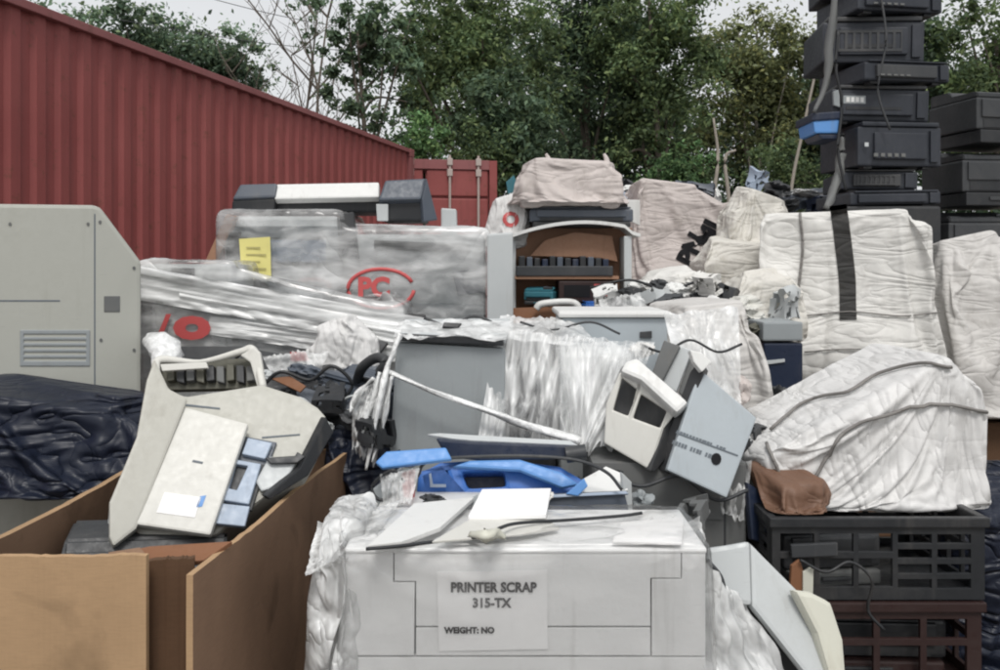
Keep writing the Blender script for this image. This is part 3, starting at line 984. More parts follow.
D1 = 4.25
b1 = empty('wrapped_bale', (X(350, D1), D1 + .35, .62), 'film-wrapped bale of grey machines with a yellow label and red emblem', 'bale')
mesh_ob('machine_body', box_bm(X(224, D1), X(338, D1), D1, D1 + .6, .66, Z(216, D1), None, .02), M['light_grey'], b1)
mesh_ob('machine_body', box_bm(X(343, D1), X(484, D1), D1 + .02, D1 + .6, .66, Z(234, D1), None, .02), M['light_grey'], b1)
slab('dark_strip', [(339, 214), (353, 212), (360, 276), (345, 278)], (350, 250, D1 - .025), FRONT, .05, M['charcoal'], b1)
slab('grey_frame', [(226, 226), (338, 226), (338, 284), (226, 284)], (280, 250, D1 - .012), FRONT, .03, M['grey'], b1, holes=[[(238, 238), (328, 238), (328, 272), (238, 272)]])
slab('panel', [(240, 240), (326, 240), (326, 270), (240, 270)], (280, 250, D1 - .004), FRONT, .02, M['hinge'], b1)
slab('band', [(240, 262), (338, 262), (338, 268), (240, 268)], (280, 262, D1 - .03), FRONT, .02, M['charcoal'], b1, .002)
slab('recess', [(374, 240), (470, 244), (470, 252), (374, 249)], (420, 245, D1 - .002), FRONT, .02, M['grey_dark'], b1, .002)
slab('recess', [(452, 272), (484, 268), (484, 292), (458, 296)], (470, 280, D1 - .002), FRONT, .02, M['slate'], b1, .002)
slab('lower_tray', [(345, 302), (484, 304), (484, 326), (345, 322)], (420, 312, D1 - .01), FRONT, .03, M['grey'], b1, .004)
slab('dark_frame', [(226, 232), (240, 232), (240, 278), (226, 278)], (232, 255, D1 - .032), FRONT, .02, M['black'], b1, .002)
slab('side_board', [(226, 214), (236, 216), (214, 268), (203, 266)], (215, 240, D1 - .02), (-.3, -1, 0), .03, M['wood'], b1)
slab('slot', [(272, 288), (352, 290), (350, 299), (300, 302)], (310, 295, D1 - .02), FRONT, .03, M['black'], b1)
mesh_ob('pallet', box_bm(X(215, D1), X(490, D1), D1, D1 + .7, .5, .64), M['wood'], b1)
fo = mesh_ob('film_wrap', grid_box(((X(218, D1) + X(490, D1)) / 2, D1 + .31, .66), X(492, D1) - X(214, D1), .70, Z(212, D1) - .66, 44, 3, .012), M['film'], b1)
cb = bmesh.new()
add_box(cb, X(222, D1), X(341, D1), D1 - .03, D1 + .62, .66, Z(214, D1))
add_box(cb, X(341, D1), X(486, D1), D1 - .03, D1 + .62, .66, Z(232, D1))
cloth(fo, cb, .6, grow=.02, comp=1, dist=.012)

D2 = 3.85
b2 = empty('wrapped_bale', (X(270, D2), D2 + .3, .42), 'lower film-wrapped bale with sagging milky film bands and red lettering', 'bale')
mesh_ob('machine_body', box_bm(X(139, D2), X(232, D2), D2, D2 + .36, .44, Z(264, D2), None, .02), M['light_grey'], b2)
mesh_ob('machine_body', box_bm(X(236, D2), X(318, D2), D2 + .02, D2 + .36, .44, Z(302, D2), None, .02), M['grey'], b2)
mesh_ob('machine_body', box_bm(X(322, D2), X(420, D2), D2 + .05, D2 + .36, .44, Z(318, D2), None, .02), M['charcoal'], b2)
slab('camera_recess', [(171, 268), (194, 268), (194, 285), (171, 285)], (182, 276, D2 - .01), FRONT, .03, M['black'], b2)
slab('machine_panel', [(152, 303), (226, 310), (226, 347), (152, 341)], (180, 330, D2 - .015), FRONT, .03, M['light_grey'], b2)
slab('dark_board', [(158, 346), (250, 346), (232, 361), (160, 358)], (200, 352, D2 - .10), (0, -1, .5), .02, M['charcoal'], b2)
slab('dark_board', [(255, 349), (388, 372), (384, 392), (255, 380)], (320, 372, D2 - .15), (0, -1, .4), .03, M['charcoal'], b2)
slab('dark_board', [(330, 330), (388, 342), (380, 352), (332, 344)], (360, 340, D2 - .12), (0, -1, .8), .02, M['charcoal'], b2)
slab('dark_recess', [(141, 298), (160, 304), (156, 345), (141, 348)], (150, 320, D2 - .01), FRONT, .03, M['black'], b2)
for (p, q, r_, s_, sd, nm) in [
    ((139, 266), (425, 318), (425, 350), (139, 300), 1, 'film_band'), ((180, 284), (440, 326), (440, 350), (180, 306), 2, 'film_band'),
    ((210, 316), (398, 336), (395, 362), (206, 334), 5, 'film_band')]:
    sheet(nm, W(*p, D2 - .04), W(*q, D2 - .08), W(*r_, D2 - .10), W(*s_, D2 - .05), 60, 16, 'h', M['film_band'], b2, amp=.02, freq=4, fan=(.4, .5), seed=sd)
fo2 = mesh_ob('film_wrap', grid_box(((X(139, D2) + X(400, D2)) / 2, D2 + .18, .46), X(402, D2) - X(137, D2), .42, Z(262, D2) - .46, 36, 4, .012), M['film'], b2)
cb = bmesh.new()
add_box(cb, X(139, D2), X(233, D2), D2 - .02, D2 + .37, .46, Z(264, D2)); add_box(cb, X(233, D2), X(400, D2), D2 - .02, D2 + .37, .46, Z(306, D2))
cloth(fo2, cb, .4, grow=-.02, comp=1, dist=.01)

# film crumpled round the near left corner of the front printer
DF = 2.0
pb = empty('scrap_printer', (X(525, DF), DF + .15, 0), 'big white film-covered printer block with the paper label at front', 'printer')
ff = mesh_ob('crumpled_film', grid_box((X(334, DF), DF + .16, .40), .17, .36, .60, 34, 9, .015), M['film_soft'], pb)
cb = bmesh.new()
add_box(cb, X(345, DF), X(420, DF), DF + .01, DF + .3, 0, .93)
add_box(cb, X(312, DF), X(350, DF), DF + .02, DF + .2, .45, .80, Matrix.Translation((0, 0, 0)))
add_box(cb, X(322, DF), X(350, DF), DF + .08, DF + .3, .6, .97)
cloth(ff, cb, .40, grow=-.12, comp=1.5, dist=.008)
fw = mesh_ob('film_wrap', grid_box((X(525, DF), DF + .13, .30), X(710, DF) - X(341, DF), .33, .665, 54, 14, .014), M['film_thin'], pb)
cb = bmesh.new()
add_box(cb, X(345, DF), X(706, DF), DF - .018, DF + .285, 0, .953)
cloth(fw, cb, .2, grow=-.035, comp=1, bend=.02, dist=.006)
run_cloth()

# ------------------------------------------------------------------ things fixed on the draped surfaces
fibc.data.transform(Matrix.Rotation(-R(17), 4, 'Z'))
fibc.data.update()
bpy.context.view_layer.update()
bv = surf(fibc)
ribbon_on('strap', bv, [(838, 205), (842, 235), (847, 280), (848, 320)], 17, M['webbing'], fibc, 5.0)
tube_on('seam', bv, [(800, 214), (803, 250), (798, 300), (800, 350)], .008, M['rope'], fibc, 5.0)
tube_on('seam', bv, [(806, 316), (850, 312), (900, 316), (940, 312)], .004, M['rope'], fibc, 5.0)
tube_on('seam', bv, [(804, 352), (850, 349), (900, 352)], .004, M['rope'], fibc, 5.0)
bv = surf(lying)
tube_on('seam', bv, [(795, 496), (815, 474), (832, 447), (856, 428), (890, 412), (940, 404), (985, 412)], .006, M['rope'], lying, 2.95)
tube_on('seam', bv, [(772, 432), (800, 408), (826, 398), (850, 394), (880, 376), (920, 366), (950, 368)], .006, M['rope'], lying, 3.0)
tube_on('seam', bv, [(768, 446), (778, 470), (796, 497)], .006, M['rope'], lying, 2.9)
bv = surf(printed)
for s, a, sz in (('PN', (692, 250, 7.35), .22), ('MI', (711, 234, 7.35), .22)):
    text_on('printed_letters', s, a, FRONT, sz, M['ink'], printed, rot=R(62), bold=.012, bvh=bv, lift=.012)
bv = surf(topbag)
for u in (548, 606):
    p = hit(bv, u, 170, 0, 5.1) or W(u, 170, 5.1)
    p = W(u, 168, p.y + .06)
    mesh_ob('tied_corner', tube_bm([p - Vector((0, 0, .04)), p + Vector((.005, 0, .04)), p + Vector((-.012, 0, .085))], [.032, .018, .008], 7), M['bag_pink'], topbag, smooth=True)
bv = surf(redfilm)
text_on('red_print', 'O', (511, 219, 5.0), FRONT, .12, M['red'], redfilm, bvh=bv, bold=.006)
mesh_ob('green_scrap', slab_bm(*[(onplane([(506, 182), (514, 175), (519, 190), (508, 194)], (512, 185, 5.2), FRONT)[0]), Vector(FRONT)], .01), M['teal'], redfilm)

bv = surf(fo)
pts = [(240, 239), (271, 237), (272, 278), (243, 280)]
c = [hit(bv, *p, .012, D1 - .04) for p in pts]
bm = bmesh.new(); k = 6; rows = []
for j in range(k + 1):
    row = []
    for i in range(k + 1):
        p = c[0].lerp(c[1], i / k).lerp(c[3].lerp(c[2], i / k), j / k)
        p.y = min(q.y for q in c) - .004 + .006 * noise.noise(p * 14)
        row.append(bm.verts.new(p))
    if rows:
        for i in range(k): bm.faces.new((rows[-1][i], rows[-1][i + 1], row[i + 1], row[i]))
    rows.append(row)
yl = mesh_ob('yellow_label', bm, M['yellow'], b1, smooth=True)
for q in range(4):
    a_, b_ = W(246, 247 + 7 * q, 1), W(258 + 7 * (q % 2), 247.5 + 7 * q, 1)
    y_ = min(v.co.y for v in yl.data.vertices) - .002
    slab('ink_line', [(246, 247 + 7 * q), (260 + 6 * (q % 2), 247 + 7 * q), (260 + 6 * (q % 2), 248.6 + 7 * q), (246, 248.2 + 7 * q)], (256, 255, y_), FRONT, .001, M['inkfaint'], yl, 0)
emb = empty('red_emblem', (0, 0, 0)); emb.parent = b1; emb.matrix_parent_inverse = Matrix.Translation(-WORLD[b1.name]); WORLD[emb.name] = Vector()


def oval(uc, vc, ru, rv, D, r, a0=0, a1=360):
    pts = [W(uc + ru * math.cos(R(a)), vc - rv * math.sin(R(a)), D) for a in range(a0, a1 + 1, 12)]
    return add_tube(bmesh.new(), pts, r, 6)


yf = D1 - .05
mesh_ob('emblem_ring', add_tube(bmesh.new(), [hit(bv, 381 + 33 * math.cos(R(q)), 289 - 20 * math.sin(R(q)), .003, D1) for q in range(20, 357, 12)], .010, 6), M['red'], emb, smooth=True)
text_on('emblem_letters', 'PC', (374, 288, yf), FRONT, .13, M['red'], emb, bold=.006, bvh=bv, lift=.008)
yf = D1 - .02
mesh_ob('red_mark', oval(313, 285, 17, 6, yf, .009), M['red'], b1, smooth=True)
yf = D2 - .06
text_on('red_lettering', 'O', (192, 329, yf), FRONT, .12, M['red'], b2, sx=1.5, bold=.012)
slab('red_stroke', [(166, 314), (171, 314), (162, 336), (157, 336)], (165, 325, yf), FRONT, .004, M['red'], b2, 0)
slab('red_mark', [(290, 352), (312, 352), (311, 361), (291, 361)], (300, 356, D2 - .2), FRONT, .004, M['red'], b2, 0)

# grey column at the right of the upper bale
slab('grey_side_panel', [(487, 234), (513, 232), (514, 500), (487, 500)], (500, 300, D1 - .08), FRONT, .55, M['light_grey'], None, .01,
     label='pale grey upright machine side next to the open crate', cat='panel')

# wide-format printer on the upper bale
wp = empty('wide_printer', W(335, 222, 4.45), 'wide black and white plotter printer lying on the wrapped bale', 'printer')
mesh_ob('body', box_bm(X(236, 4.4), X(384, 4.4), 4.42, 4.75, Z(212, 4.4), Z(196, 4.4), None, .012), M['black'], wp)
slab('top_cover', [(276, 184), (379, 182), (379, 197), (274, 199)], (330, 195, 4.37), (0, -1, .55), .05, M['white'], wp, .01)
slab('end_cap', [(240, 184), (277, 183), (275, 197), (232, 199)], (255, 192, 4.36), (0, -1, .4), .1, M['slate'], wp, .012)
slab('end_cap_base', [(232, 200), (275, 198), (274, 212), (231, 211)], (255, 205, 4.36), FRONT, .3, M['black'], wp, .012)
slab('end_cap', [(385, 180), (426, 178), (421, 199), (378, 200)], (400, 190, 4.34), (0, -1, .5), .06, M['slate'], wp, .012)
slab('end_cap_base', [(378, 201), (421, 200), (424, 221), (380, 221)], (400, 210, 4.35), FRONT, .3, M['black'], wp, .012)
slab('side_cheek', [(427, 178), (438, 220), (424, 222), (422, 199)], (430, 205, 4.34), (.55, -1, 0), .04, M['slate'], wp, .008)
slab('white_block', [(376, 204), (388, 204), (388, 221), (377, 221)], (382, 212, 4.33), FRONT, .03, M['light_grey'], wp, .004)
slab('plastic_block', [(441, 208), (456, 209), (457, 236), (441, 236)], (449, 215, 4.6), FRONT, .1, M['light_grey'], None, .008, label='small grey plastic block right of the plotter end', cat='scrap')

# ------------------------------------------------------------------ open crate with shelf
DC = 5.0
oc = empty('open_crate', W(575, 330, 5.2), 'open brown crate with an arched white cover holding a row of black cartridges', 'crate')
mesh_ob('back_board', box_bm(X(515, 5.2), X(632, 5.2), 5.2, 5.23, Z(330, 5.2), Z(228, 5.2)), M['wood'], oc)
p = mesh_ob('side_post', box_bm(X(624, DC), X(632, DC), DC, DC + .2, Z(325, DC), Z(236, DC), None, .008), M['light_grey'], oc)
mesh_ob('side_post', box_bm(X(508, DC), X(516, DC), DC + .05, DC + .2, Z(325, DC), Z(240, DC), None, .008), M['light_grey'], oc)
bm = bmesh.new(); n = 18
for i in range(n):
    for y in (DC - .02, DC + .22):
        for dz in (0, 1):
            t = i / (n - 1)
            vv = 247 - 23 * math.sin(math.pi * (t * .72 + .08)) ** .8 + (5 if t > .9 else 0)
            q = W(507 + 133 * t, vv, DC); q.y = y; q.z += .02 * dz
            bm.verts.new(q)
bm.verts.ensure_lookup_table()
for i in range(n - 1):
    a, b = [bm.verts[i * 4 + k] for k in range(4)], [bm.verts[i * 4 + 4 + k] for k in range(4)]
    for f in ((a[0], b[0], b[2], a[2]), (a[1], a[3], b[3], b[1]), (a[0], a[1], b[1], b[0]), (a[2], b[2], b[3], a[3])): bm.faces.new(f)
mesh_ob('arched_cover', bm, M['white'], oc, smooth='auto')
slab('inner_arch', [(530, 256), (545, 240), (575, 232), (612, 236), (618, 262), (600, 258)], (575, 245, 5.10), FRONT, .02, M['wood'], oc)
mesh_ob('shelf', box_bm(X(515, DC), X(618, DC), DC - .04, DC + .19, Z(279, DC), Z(276, DC)), M['wood'], oc)
ct = empty('cartridge_row', W(562, 276, DC), 'row of black toner cartridges side by side on the crate shelf', 'cartridges')
mesh_ob('tray', box_bm(X(516, DC), X(612, DC), DC - .05, DC + .17, Z(276, DC), Z(266, DC), None, .006), M['charcoal'], ct)
for i in range(12):
    u = 519 + i * 7.6
    mesh_ob('cartridge', box_bm(X(u, DC), X(u + 5.8, DC), DC - .04 + .01 * (i % 3), DC + .17, Z(267, DC), Z(256 + (i * 5 % 4), DC), None, .006), M[('black', 'slate', 'black', 'navy')[i % 4]], ct)
rc = empty('toner_carton', W(584, 300, DC), 'dark red toner carton lying below the row of cartridges', 'carton')
mesh_ob('box', box_bm(X(558, DC), X(614, DC), DC - .06, DC + .17, Z(302, DC), Z(281, DC), None, .006), M['maroon'], rc)
slab('label', [(594, 284), (612, 284), (612, 296), (594, 296)], (600, 290, DC - .064), FRONT, .002, M['red'], rc, 0)
slab('black_panel', [(564, 285), (590, 285), (590, 297), (564, 297)], (577, 290, DC - .064), FRONT, .002, M['ink'], rc, 0)
printer('toner_unit', W(593, 316, DC - .02), .15, .2, .10, (0, 0, .2), M['blue'], M['navy'], 'small blue toner unit at the foot of the open crate', 'toner unit')
printer('toner_unit', W(541, 304, DC - .02), .17, .2, .10, (0, 0, -.2), M['teal'], M['black'], 'small teal toner unit behind the white tube handle', 'toner unit')
mesh_ob('tube_handle', tube_bm([W(536, 309, 4.8), W(542, 304, 4.8), W(566, 302, 4.8), W(577, 305, 4.8), W(580, 316, 4.8)], .02, 8), M['white'], None, 'bent white plastic tube handle in front of the open crate', 'handle', smooth=True)
slab('board_offcut', [(512, 308), (560, 306), (562, 318), (512, 324)], (530, 314, 4.85), (0, -1, .3), .1, M['rust'], None, label='rusty brown board offcut under the white tube handle', cat='board')
printer('dark_printer', W(578, 229, 5.3), .62, .45, .14, (0, 0, 0), M['slate'], M['black'], 'flat dark slate printer on the arched crate cover under the slumped sack', 'printer')
slab('white_sheet', [(612, 199), (640, 200), (640, 226), (616, 214)], (628, 210, 5.5), FRONT, .02, M['white'], None, label='white plastic sheet beside the flat dark printer', cat='sheet')

# ------------------------------------------------------------------ grey copier, slab and hanging film in the middle
D3 = 3.0
gc = empty('grey_copier', (X(445, D3), D3 + .2, 0), 'large flat grey copier side with a dark top edge, film rope across it', 'copier')
slab('side_panel', [(396, 342), (505, 348), (505, 620), (380, 620)], (445, 400, D3), (-.05, -1, .06), .05, M['grey'], gc, .012)
slab('top_edge', [(398, 333), (503, 339), (504, 346), (396, 341)], (450, 340, D3 - .012), (-.05, -1, .06), .06, M['charcoal'], gc, .006)
mesh_ob('cabinet', box_bm(X(396, D3), X(505, D3), D3 + .1, D3 + .5, 0, Z(338, D3), None, .02), M['light_grey'], gc)
mesh_ob('top_cover', slab_bm([W(400, 333, D3), W(506, 338, D3), W(510, 318, D3 + .35), W(404, 319, D3 + .35)], (W(506, 338, D3) - W(400, 333, D3)).cross(W(404, 319, D3 + .35) - W(400, 333, D3)).normalized(), .02, .006), M['light_grey'], gc)
slab('black_clip', [(444, 322), (462, 323), (458, 328), (442, 327)], (450, 325, D3 + .1), (0, -1, .5), .015, M['black'], gc)
sheet('film_cover', W(398, 322, D3 + .2), W(512, 320, D3 + .2), W(506, 340, D3 - .04), W(394, 336, D3 - .04), 40, 12, 'h', M['film_soft'], gc, amp=.018, freq=6, seed=12)

gs = empty('grey_cabinet', (X(615, 3.45), 3.6, 0), 'blue-grey cabinet with its lit top edge painted white behind the hanging film', 'cabinet')
mesh_ob('body', box_bm(X(562, 3.45), X(668, 3.45), 3.45, 3.85, 0, Z(318, 3.45), None, .012), M['grey_blue'], gs)
mesh_ob('top', box_bm(X(558, 3.45), X(671, 3.45), 3.43, 3.87, Z(317.5, 3.45), Z(311, 3.45), None, .012), M['white'], gs)  # white stands in for the light on the grey-blue top
slab('latch', [(640, 332), (652, 331), (652, 338), (640, 338)], (646, 335, 3.44), FRONT, .01, M['charcoal'], gs, .002)
sheet('film_over_top', W(500, 316, 3.5), W(572, 318, 3.5), W(600, 345, 3.2), W(498, 340, 3.15), 40, 14, 'v', M['film_soft'], gs, amp=.02, freq=4, seed=31)

hs = sheet('hanging_film', W(496, 330, 3.1), W(655, 342, 3.12), W(612, 452, 2.9), W(478, 438, 2.9), 110, 46, 'v', M['film_hang'], None, amp=.03, freq=9, fan=None, seed=3, ragged=.12,
           label='crinkled translucent film sheet hanging between the grey copier and the cabinet', cat='film')
sheet('film_fold', W(560, 340, 3.02), W(650, 345, 3.02), W(600, 448, 2.84), W(560, 446, 2.84), 60, 36, 'v', M['film_hang'], hs, amp=.03, freq=3, fan=(.55, 1), seed=8, ragged=.1)
mesh_ob('dark_machine', box_bm(X(500, 3.35), X(556, 3.35), 3.3, 3.7, 0, Z(345, 3.3), None, .02), M['charcoal'], None, 'dark machine dimly seen behind the hanging film', 'machine')
mesh_ob('pale_machine', box_bm(X(560, 3.2), X(640, 3.2), 3.2, 3.42, 0, Z(352, 3.2), None, .02), M['light_grey'], None, 'pale machine dimly seen behind the right part of the hanging film', 'machine')


def twist(amp=.3, k=3, f=9):
    return lambda t, w: 1 + amp * math.sin(k * w + f * t * 1.6) + .12 * math.sin(17 * t + 2 * w)


rope = mesh_ob('film_rope', tube_bm([W(386, 371, 2.92), W(430, 390, 2.9), W(480, 408, 2.88), W(530, 426, 2.86), W(580, 442, 2.84)], [.009, .007, .010, .012, .018], 9, 12, twist()), M['film_rope'], None,
               'twisted white film rope stretched diagonally across the grey copier', 'film rope', smooth=True)
mesh_ob('film_strand', tube_bm([W(400, 334, 2.95), W(394, 350, 2.93), W(386, 371, 2.92)], [.011, .008, .009], 8, 10, twist()), M['film_rope'], rope, smooth=True)
tf = empty('torn_film', W(375, 480, 2.95), 'torn film tatters hanging at the left edge of the grey copier', 'film')
for i, (a, b, c_, r_) in enumerate([((388, 362), (380, 400), (366, 470), .016), ((380, 372), (368, 410), (357, 448), .02), ((392, 376), (384, 420), (372, 462), .012), ((374, 378), (356, 396), (350, 412), .014)]):
    mesh_ob('film_strand', tube_bm([W(*a, 2.9), W(*b, 2.86 + .02 * i), W(*c_, 2.84)], [r_ * .4, r_ * .75, r_ * .2], 8, 12, twist(.4, 2, 7)), M['film_rope'], tf, smooth=True)
sheet('film_flap', W(352, 395, 2.88), W(392, 372, 2.9), W(376, 462, 2.86), W(352, 450, 2.86), 30, 30, 'v', M['film_soft'], tf, amp=.04, freq=6, fan=(.8, 0), seed=17, ragged=.25)
mesh_ob('dark_cable_knot', tube_bm([W(356, 385, 3.3), W(362, 368, 3.2), W(376, 358, 3.15), W(386, 362, 3.1), W(380, 374, 3.12), W(388, 380, 3.1), W(384, 390, 3.05)], .02, 8), M['charcoal'], None, 'dark looped hose behind the film tatters by the grey copier', 'hose', smooth=True)
mesh_ob('film_knot', tube_bm([W(148, 338, 3.3), W(158, 345, 3.25), W(165, 356, 3.2), W(158, 372, 3.15), W(150, 398, 3.1)], [.02, .05, .055, .03, .012], 10, 8, twist(.2, 3, 5)), M['film_rope'], None, 'knotted white film tail at the left of the lower bale', 'film', smooth=True)

# ------------------------------------------------------------------ tilted printer and leaning panel
nt_ = (-.18, -1, .22)
tp = empty('tilted_printer', W(648, 470, 2.95), 'white printer standing on edge with two dark slots, leaning against film', 'printer')
ol = [(614, 390), (622, 369), (637, 357), (689, 402), (668, 425), (651, 471), (604, 443)]
h1 = [(613, 410), (622, 378), (638, 390), (628, 416)]
h2 = [(633, 418), (641, 394), (667, 411), (660, 428)]
slab('front', [(606, 404), (620, 372), (640, 378), (676, 413), (664, 428), (650, 470), (604, 443)], (640, 420, 2.78), nt_, .04, M['beige_light'], tp, .006, holes=[h1, h2])
slab('top_cover', [(620, 371), (626, 361), (637, 357), (689, 402), (677, 413), (641, 380)], (650, 385, 2.755), (-.1, -1, .55), .07, M['white'], tp, .014)
slab('slot_lining', [(606, 404), (622, 374), (672, 412), (662, 432), (650, 440), (606, 425)], (640, 420, 2.85), nt_, .12, M['charcoal'], tp, .004)
slab('side', [(689, 403), (677, 445), (655, 472), (650, 471), (666, 426)], (670, 440, 2.78), (.7, -1, 0), .03, M['charcoal'], tp, .004)  # charcoal paints the shade on the white printer's right side
slab('body', [(604, 400), (622, 366), (640, 362), (685, 405), (666, 428), (652, 468), (600, 440)], (640, 420, 2.98), nt_, .12, M['grey_dark'], tp, .006)
for a, b in (((605, 427), (656, 455)), ((607, 416), (660, 444))):
    slab('groove', [a, b, (b[0] - .5, b[1] + 1.6), (a[0] - .5, a[1] + 1.6)], (630, 436, 2.78), nt_, .006, M['inkgrey'], tp, 0, off=.001)
slab('latch', [(640, 449), (645, 446), (652, 452), (648, 460), (640, 455)], (645, 452, 2.78), nt_, .012, M['black'], tp, .002, off=.006)
for i, (a, b, c_, d, mm) in enumerate([((664, 340), (680, 346), (660, 385), (650, 378), 'grey_dark'), ((680, 346), (692, 350), (676, 392), (662, 382), 'light_grey'), ((692, 352), (702, 360), (686, 400), (678, 392), 'grey_dark')]):
    slab('loose_board', [a, b, c_, d], (675, 365, 3.0 + .03 * i), (-.3, -1, .3), .04, M[mm], None, .004, label=['dark grey board wedged behind the tilted white printer', 'pale grey board standing behind the tilted white printer', 'dark board nearest the leaning pale panel'][i], cat='board')

npn = (.1, -1, .28)
lp = empty('leaning_panel', W(705, 495, 2.7), 'pale blue-grey machine panel with dark lettering leaning on its corner', 'panel')
slab('face', [(700, 369), (757, 418), (727, 498), (667, 470)], (705, 430, 2.72), npn, .03, M['grey_blue'], lp, .006)
slab('edge', [(698, 362), (704, 370), (668, 474), (655, 468), (690, 372)], (680, 420, 2.765), (-.6, -1, .2), .05, M['black'], lp, .004)
slab('corner', [(690, 350), (701, 352), (712, 362), (702, 372), (694, 362)], (700, 362, 2.74), npn, .03, M['white'], lp, .004)
def markrow(u, v, n_, wpx, hpx, gap, seed):
    r = random.Random(seed)
    dx, dy = .937, .35
    for i in range(n_):
        if i in gap: continue
        w_ = wpx * r.uniform(.55, .85); a_, b_ = u + dx * wpx * i, v + dy * wpx * i
        slab('lettering', [(a_, b_), (a_ + dx * w_, b_ + dy * w_), (a_ + dx * w_ - .35 * hpx, b_ + dy * w_ + .94 * hpx), (a_ - .35 * hpx, b_ + .94 * hpx)], (705, 430, 2.72), npn, .001, M['inkgrey'], lp, 0, off=.0025)


markrow(677, 430, 9, 3.4, 3.2, (), 1); markrow(704, 440, 7, 3.4, 3.2, (3,), 2)
markrow(673, 440, 15, 3.2, 4.0, (5, 10), 3)
pp, _n = onplane([(676 + 0, 432), (738, 455), (737.5, 456.2), (675.5, 433.2)], (705, 430, 2.72), npn)
mesh_ob('printed_line', slab_bm([q + _n * .003 for q in pp], _n, .002, 0), M['inkgrey'], lp)
slab('round_mark', [(716 + 5 * math.cos(R(a)), 459 + 6 * math.sin(R(a))) for a in range(0, 360, 30)], (705, 430, 2.72), npn, .003, M['ink'], lp, 0, off=.004)

# white film bag over the grey bulk bag
sheet('film_cover', W(664, 312, 3.3), W(738, 308, 3.32), W(742, 410, 3.18), W(676, 372, 3.14), 50, 40, 'v', M['film_soft'], None, amp=.022, freq=2, fan=(.45, .35), seed=41,
      label='milky film bag draped over the front of the grey bulk bag', cat='film')

# ------------------------------------------------------------------ front printer block
fr = (0, -1, 0)
mesh_ob('core', box_bm(X(349, DF), X(702, DF), DF + .014, DF + .27, 0, .938, None, .004), M['grey'], pb)
mesh_ob('top_cover', slab_bm([Vector((X(345, DF), DF - .012, .944)), Vector((X(706, DF), DF - .012, .944)), Vector((X(705, DF), DF + .285, .952)), Vector((X(345, DF), DF + .285, .952))], Vector((0, 0, 1)), .012, .006), M['bale_white'], pb)
A0 = (500, 600, DF - .008)
for nm, pl in (('left_panel', [(345, 552), (393.2, 552), (393.2, 582.4), (414.8, 582.4), (414, 655.5), (345, 655.5)]),
               ('front_door', [(394.4, 552), (681, 552), (681, 578), (650.5, 578), (650.5, 626), (416, 626), (416, 581.2), (394.4, 581.2)]),
               ('lower_door', [(416, 627.8), (650.5, 627.8), (650.5, 655.5), (416, 655.5)]),
               ('right_panel', [(682, 552), (705.5, 552), (705.5, 655.9), (651.8, 655.9), (651.8, 579), (682, 579)]),
               ('base_panel', [(345, 657.4), (705.5, 657.4), (705.5, 930), (345, 930)])):
    slab(nm, pl, A0, fr, .024, M['bale_white'], pb, .0016)
lb = slab('paper_label', [(437, 572), (547, 570), (548, 649), (439, 651)], (490, 610, DF - .012), fr, .0012, M['paper'], pb, 0)
text_on('printed_text', 'PRINTER SCRAP', (493.5, 587.5, DF - .0135), fr, .0315, M['ink'], lb, sx=.90, bold=.0012)
text_on('printed_text', '315-TX', (491.5, 603, DF - .0135), fr, .030, M['ink'], lb, sx=.95, bold=.0012)
text_on('printed_text', 'WEIGHT: NO', (469.5, 630.2, DF - .0135), fr, .0195, M['ink'], lb, sx=1.0, bold=.0010)
mesh_ob('rear_unit', box_bm(X(372, 2.3), X(536, 2.3), 2.31, 2.56, 0, .93, None, .012), M['white'], pb)


def flat(name, uvs, z, mat, label=None, cat=None, parent=None, tilt=(0, -.02, 1), th=.006, bev=.002):
    C = Vector((0, 0, EYE)); n = Vector(tilt).normalized()
    uc = sum(p[0] for p in uvs) / len(uvs); vc = sum(p[1] for p in uvs) / len(uvs)
    D = (z - EYE) / ((HV - vc) / F)
    return slab(name, uvs, (uc, vc, D), n, th, mat, parent, bev, label=label, cat=cat)


flat('loose_cover', [(368, 545), (414, 503), (474, 497), (440, 527), (402, 541)], .975, M['white'], 'white plastic cover sheet at the top left of the front printer', 'cover', th=.012)
flat('loose_cover', [(468, 516), (482, 489), (551, 488), (546, 514)], .985, M['paper'], 'square white cover lying at the middle of the front printer top', 'cover', th=.012)
flat('loose_cover', [(432, 541), (470, 519), (546, 518), (560, 528), (520, 534)], .968, M['beige_light'], 'creamy white crumpled sheet under the square white cover', 'cover', th=.006, tilt=(.05, -.05, 1))
flat('loose_cover', [(612, 541), (622, 522), (684, 517), (682, 543)], .961, M['paper'], 'white sheet on the right end of the front printer top', 'cover', th=.006)
zc = .966


def topP(u, v, z=zc):
    D = (z - EYE) / ((HV - v) / F)
    return W(u, v, D)


mesh_ob('black_cable', tube_bm([topP(366, 549), topP(400, 546), topP(440, 541), topP(470, 538), topP(488, 535, .985), topP(500, 528, .99), topP(520, 523, .98), topP(570, 520), topP(620, 516), topP(642, 513, .97)], .0042, 7, 6), M['black'], None,
        'black cable lying across the top of the white front printer', 'cable', smooth=True)
mesh_ob('tape_knot', tube_bm([topP(470, 534, .985), topP(485, 536, .995), topP(496, 533, .99), topP(505, 538, .975)], [.005, .014, .012, .004], 8, 8, twist(.3, 3, 4)), M['cream'], None, 'creamy crumpled tape where the black cable bends', 'tape', smooth=True)
tf2 = sheet('film_skirt', W(318, 520, 2.1), W(400, 500, 2.3), W(368, 552, 2.0), W(306, 575, 1.97), 44, 30, 'h', M['film_soft'], None, amp=.03, freq=7, fan=(.5, .5), seed=51,
            label='grey creased film flap over the left corner of the front printer', cat='film')
slab('dark_scrap', [(336, 524), (372, 520), (366, 536), (350, 541)], (350, 530, 2.2), (0, -1, .6), .02, M['charcoal'], None, label='small dark scrap piece under the film flap', cat='scrap')

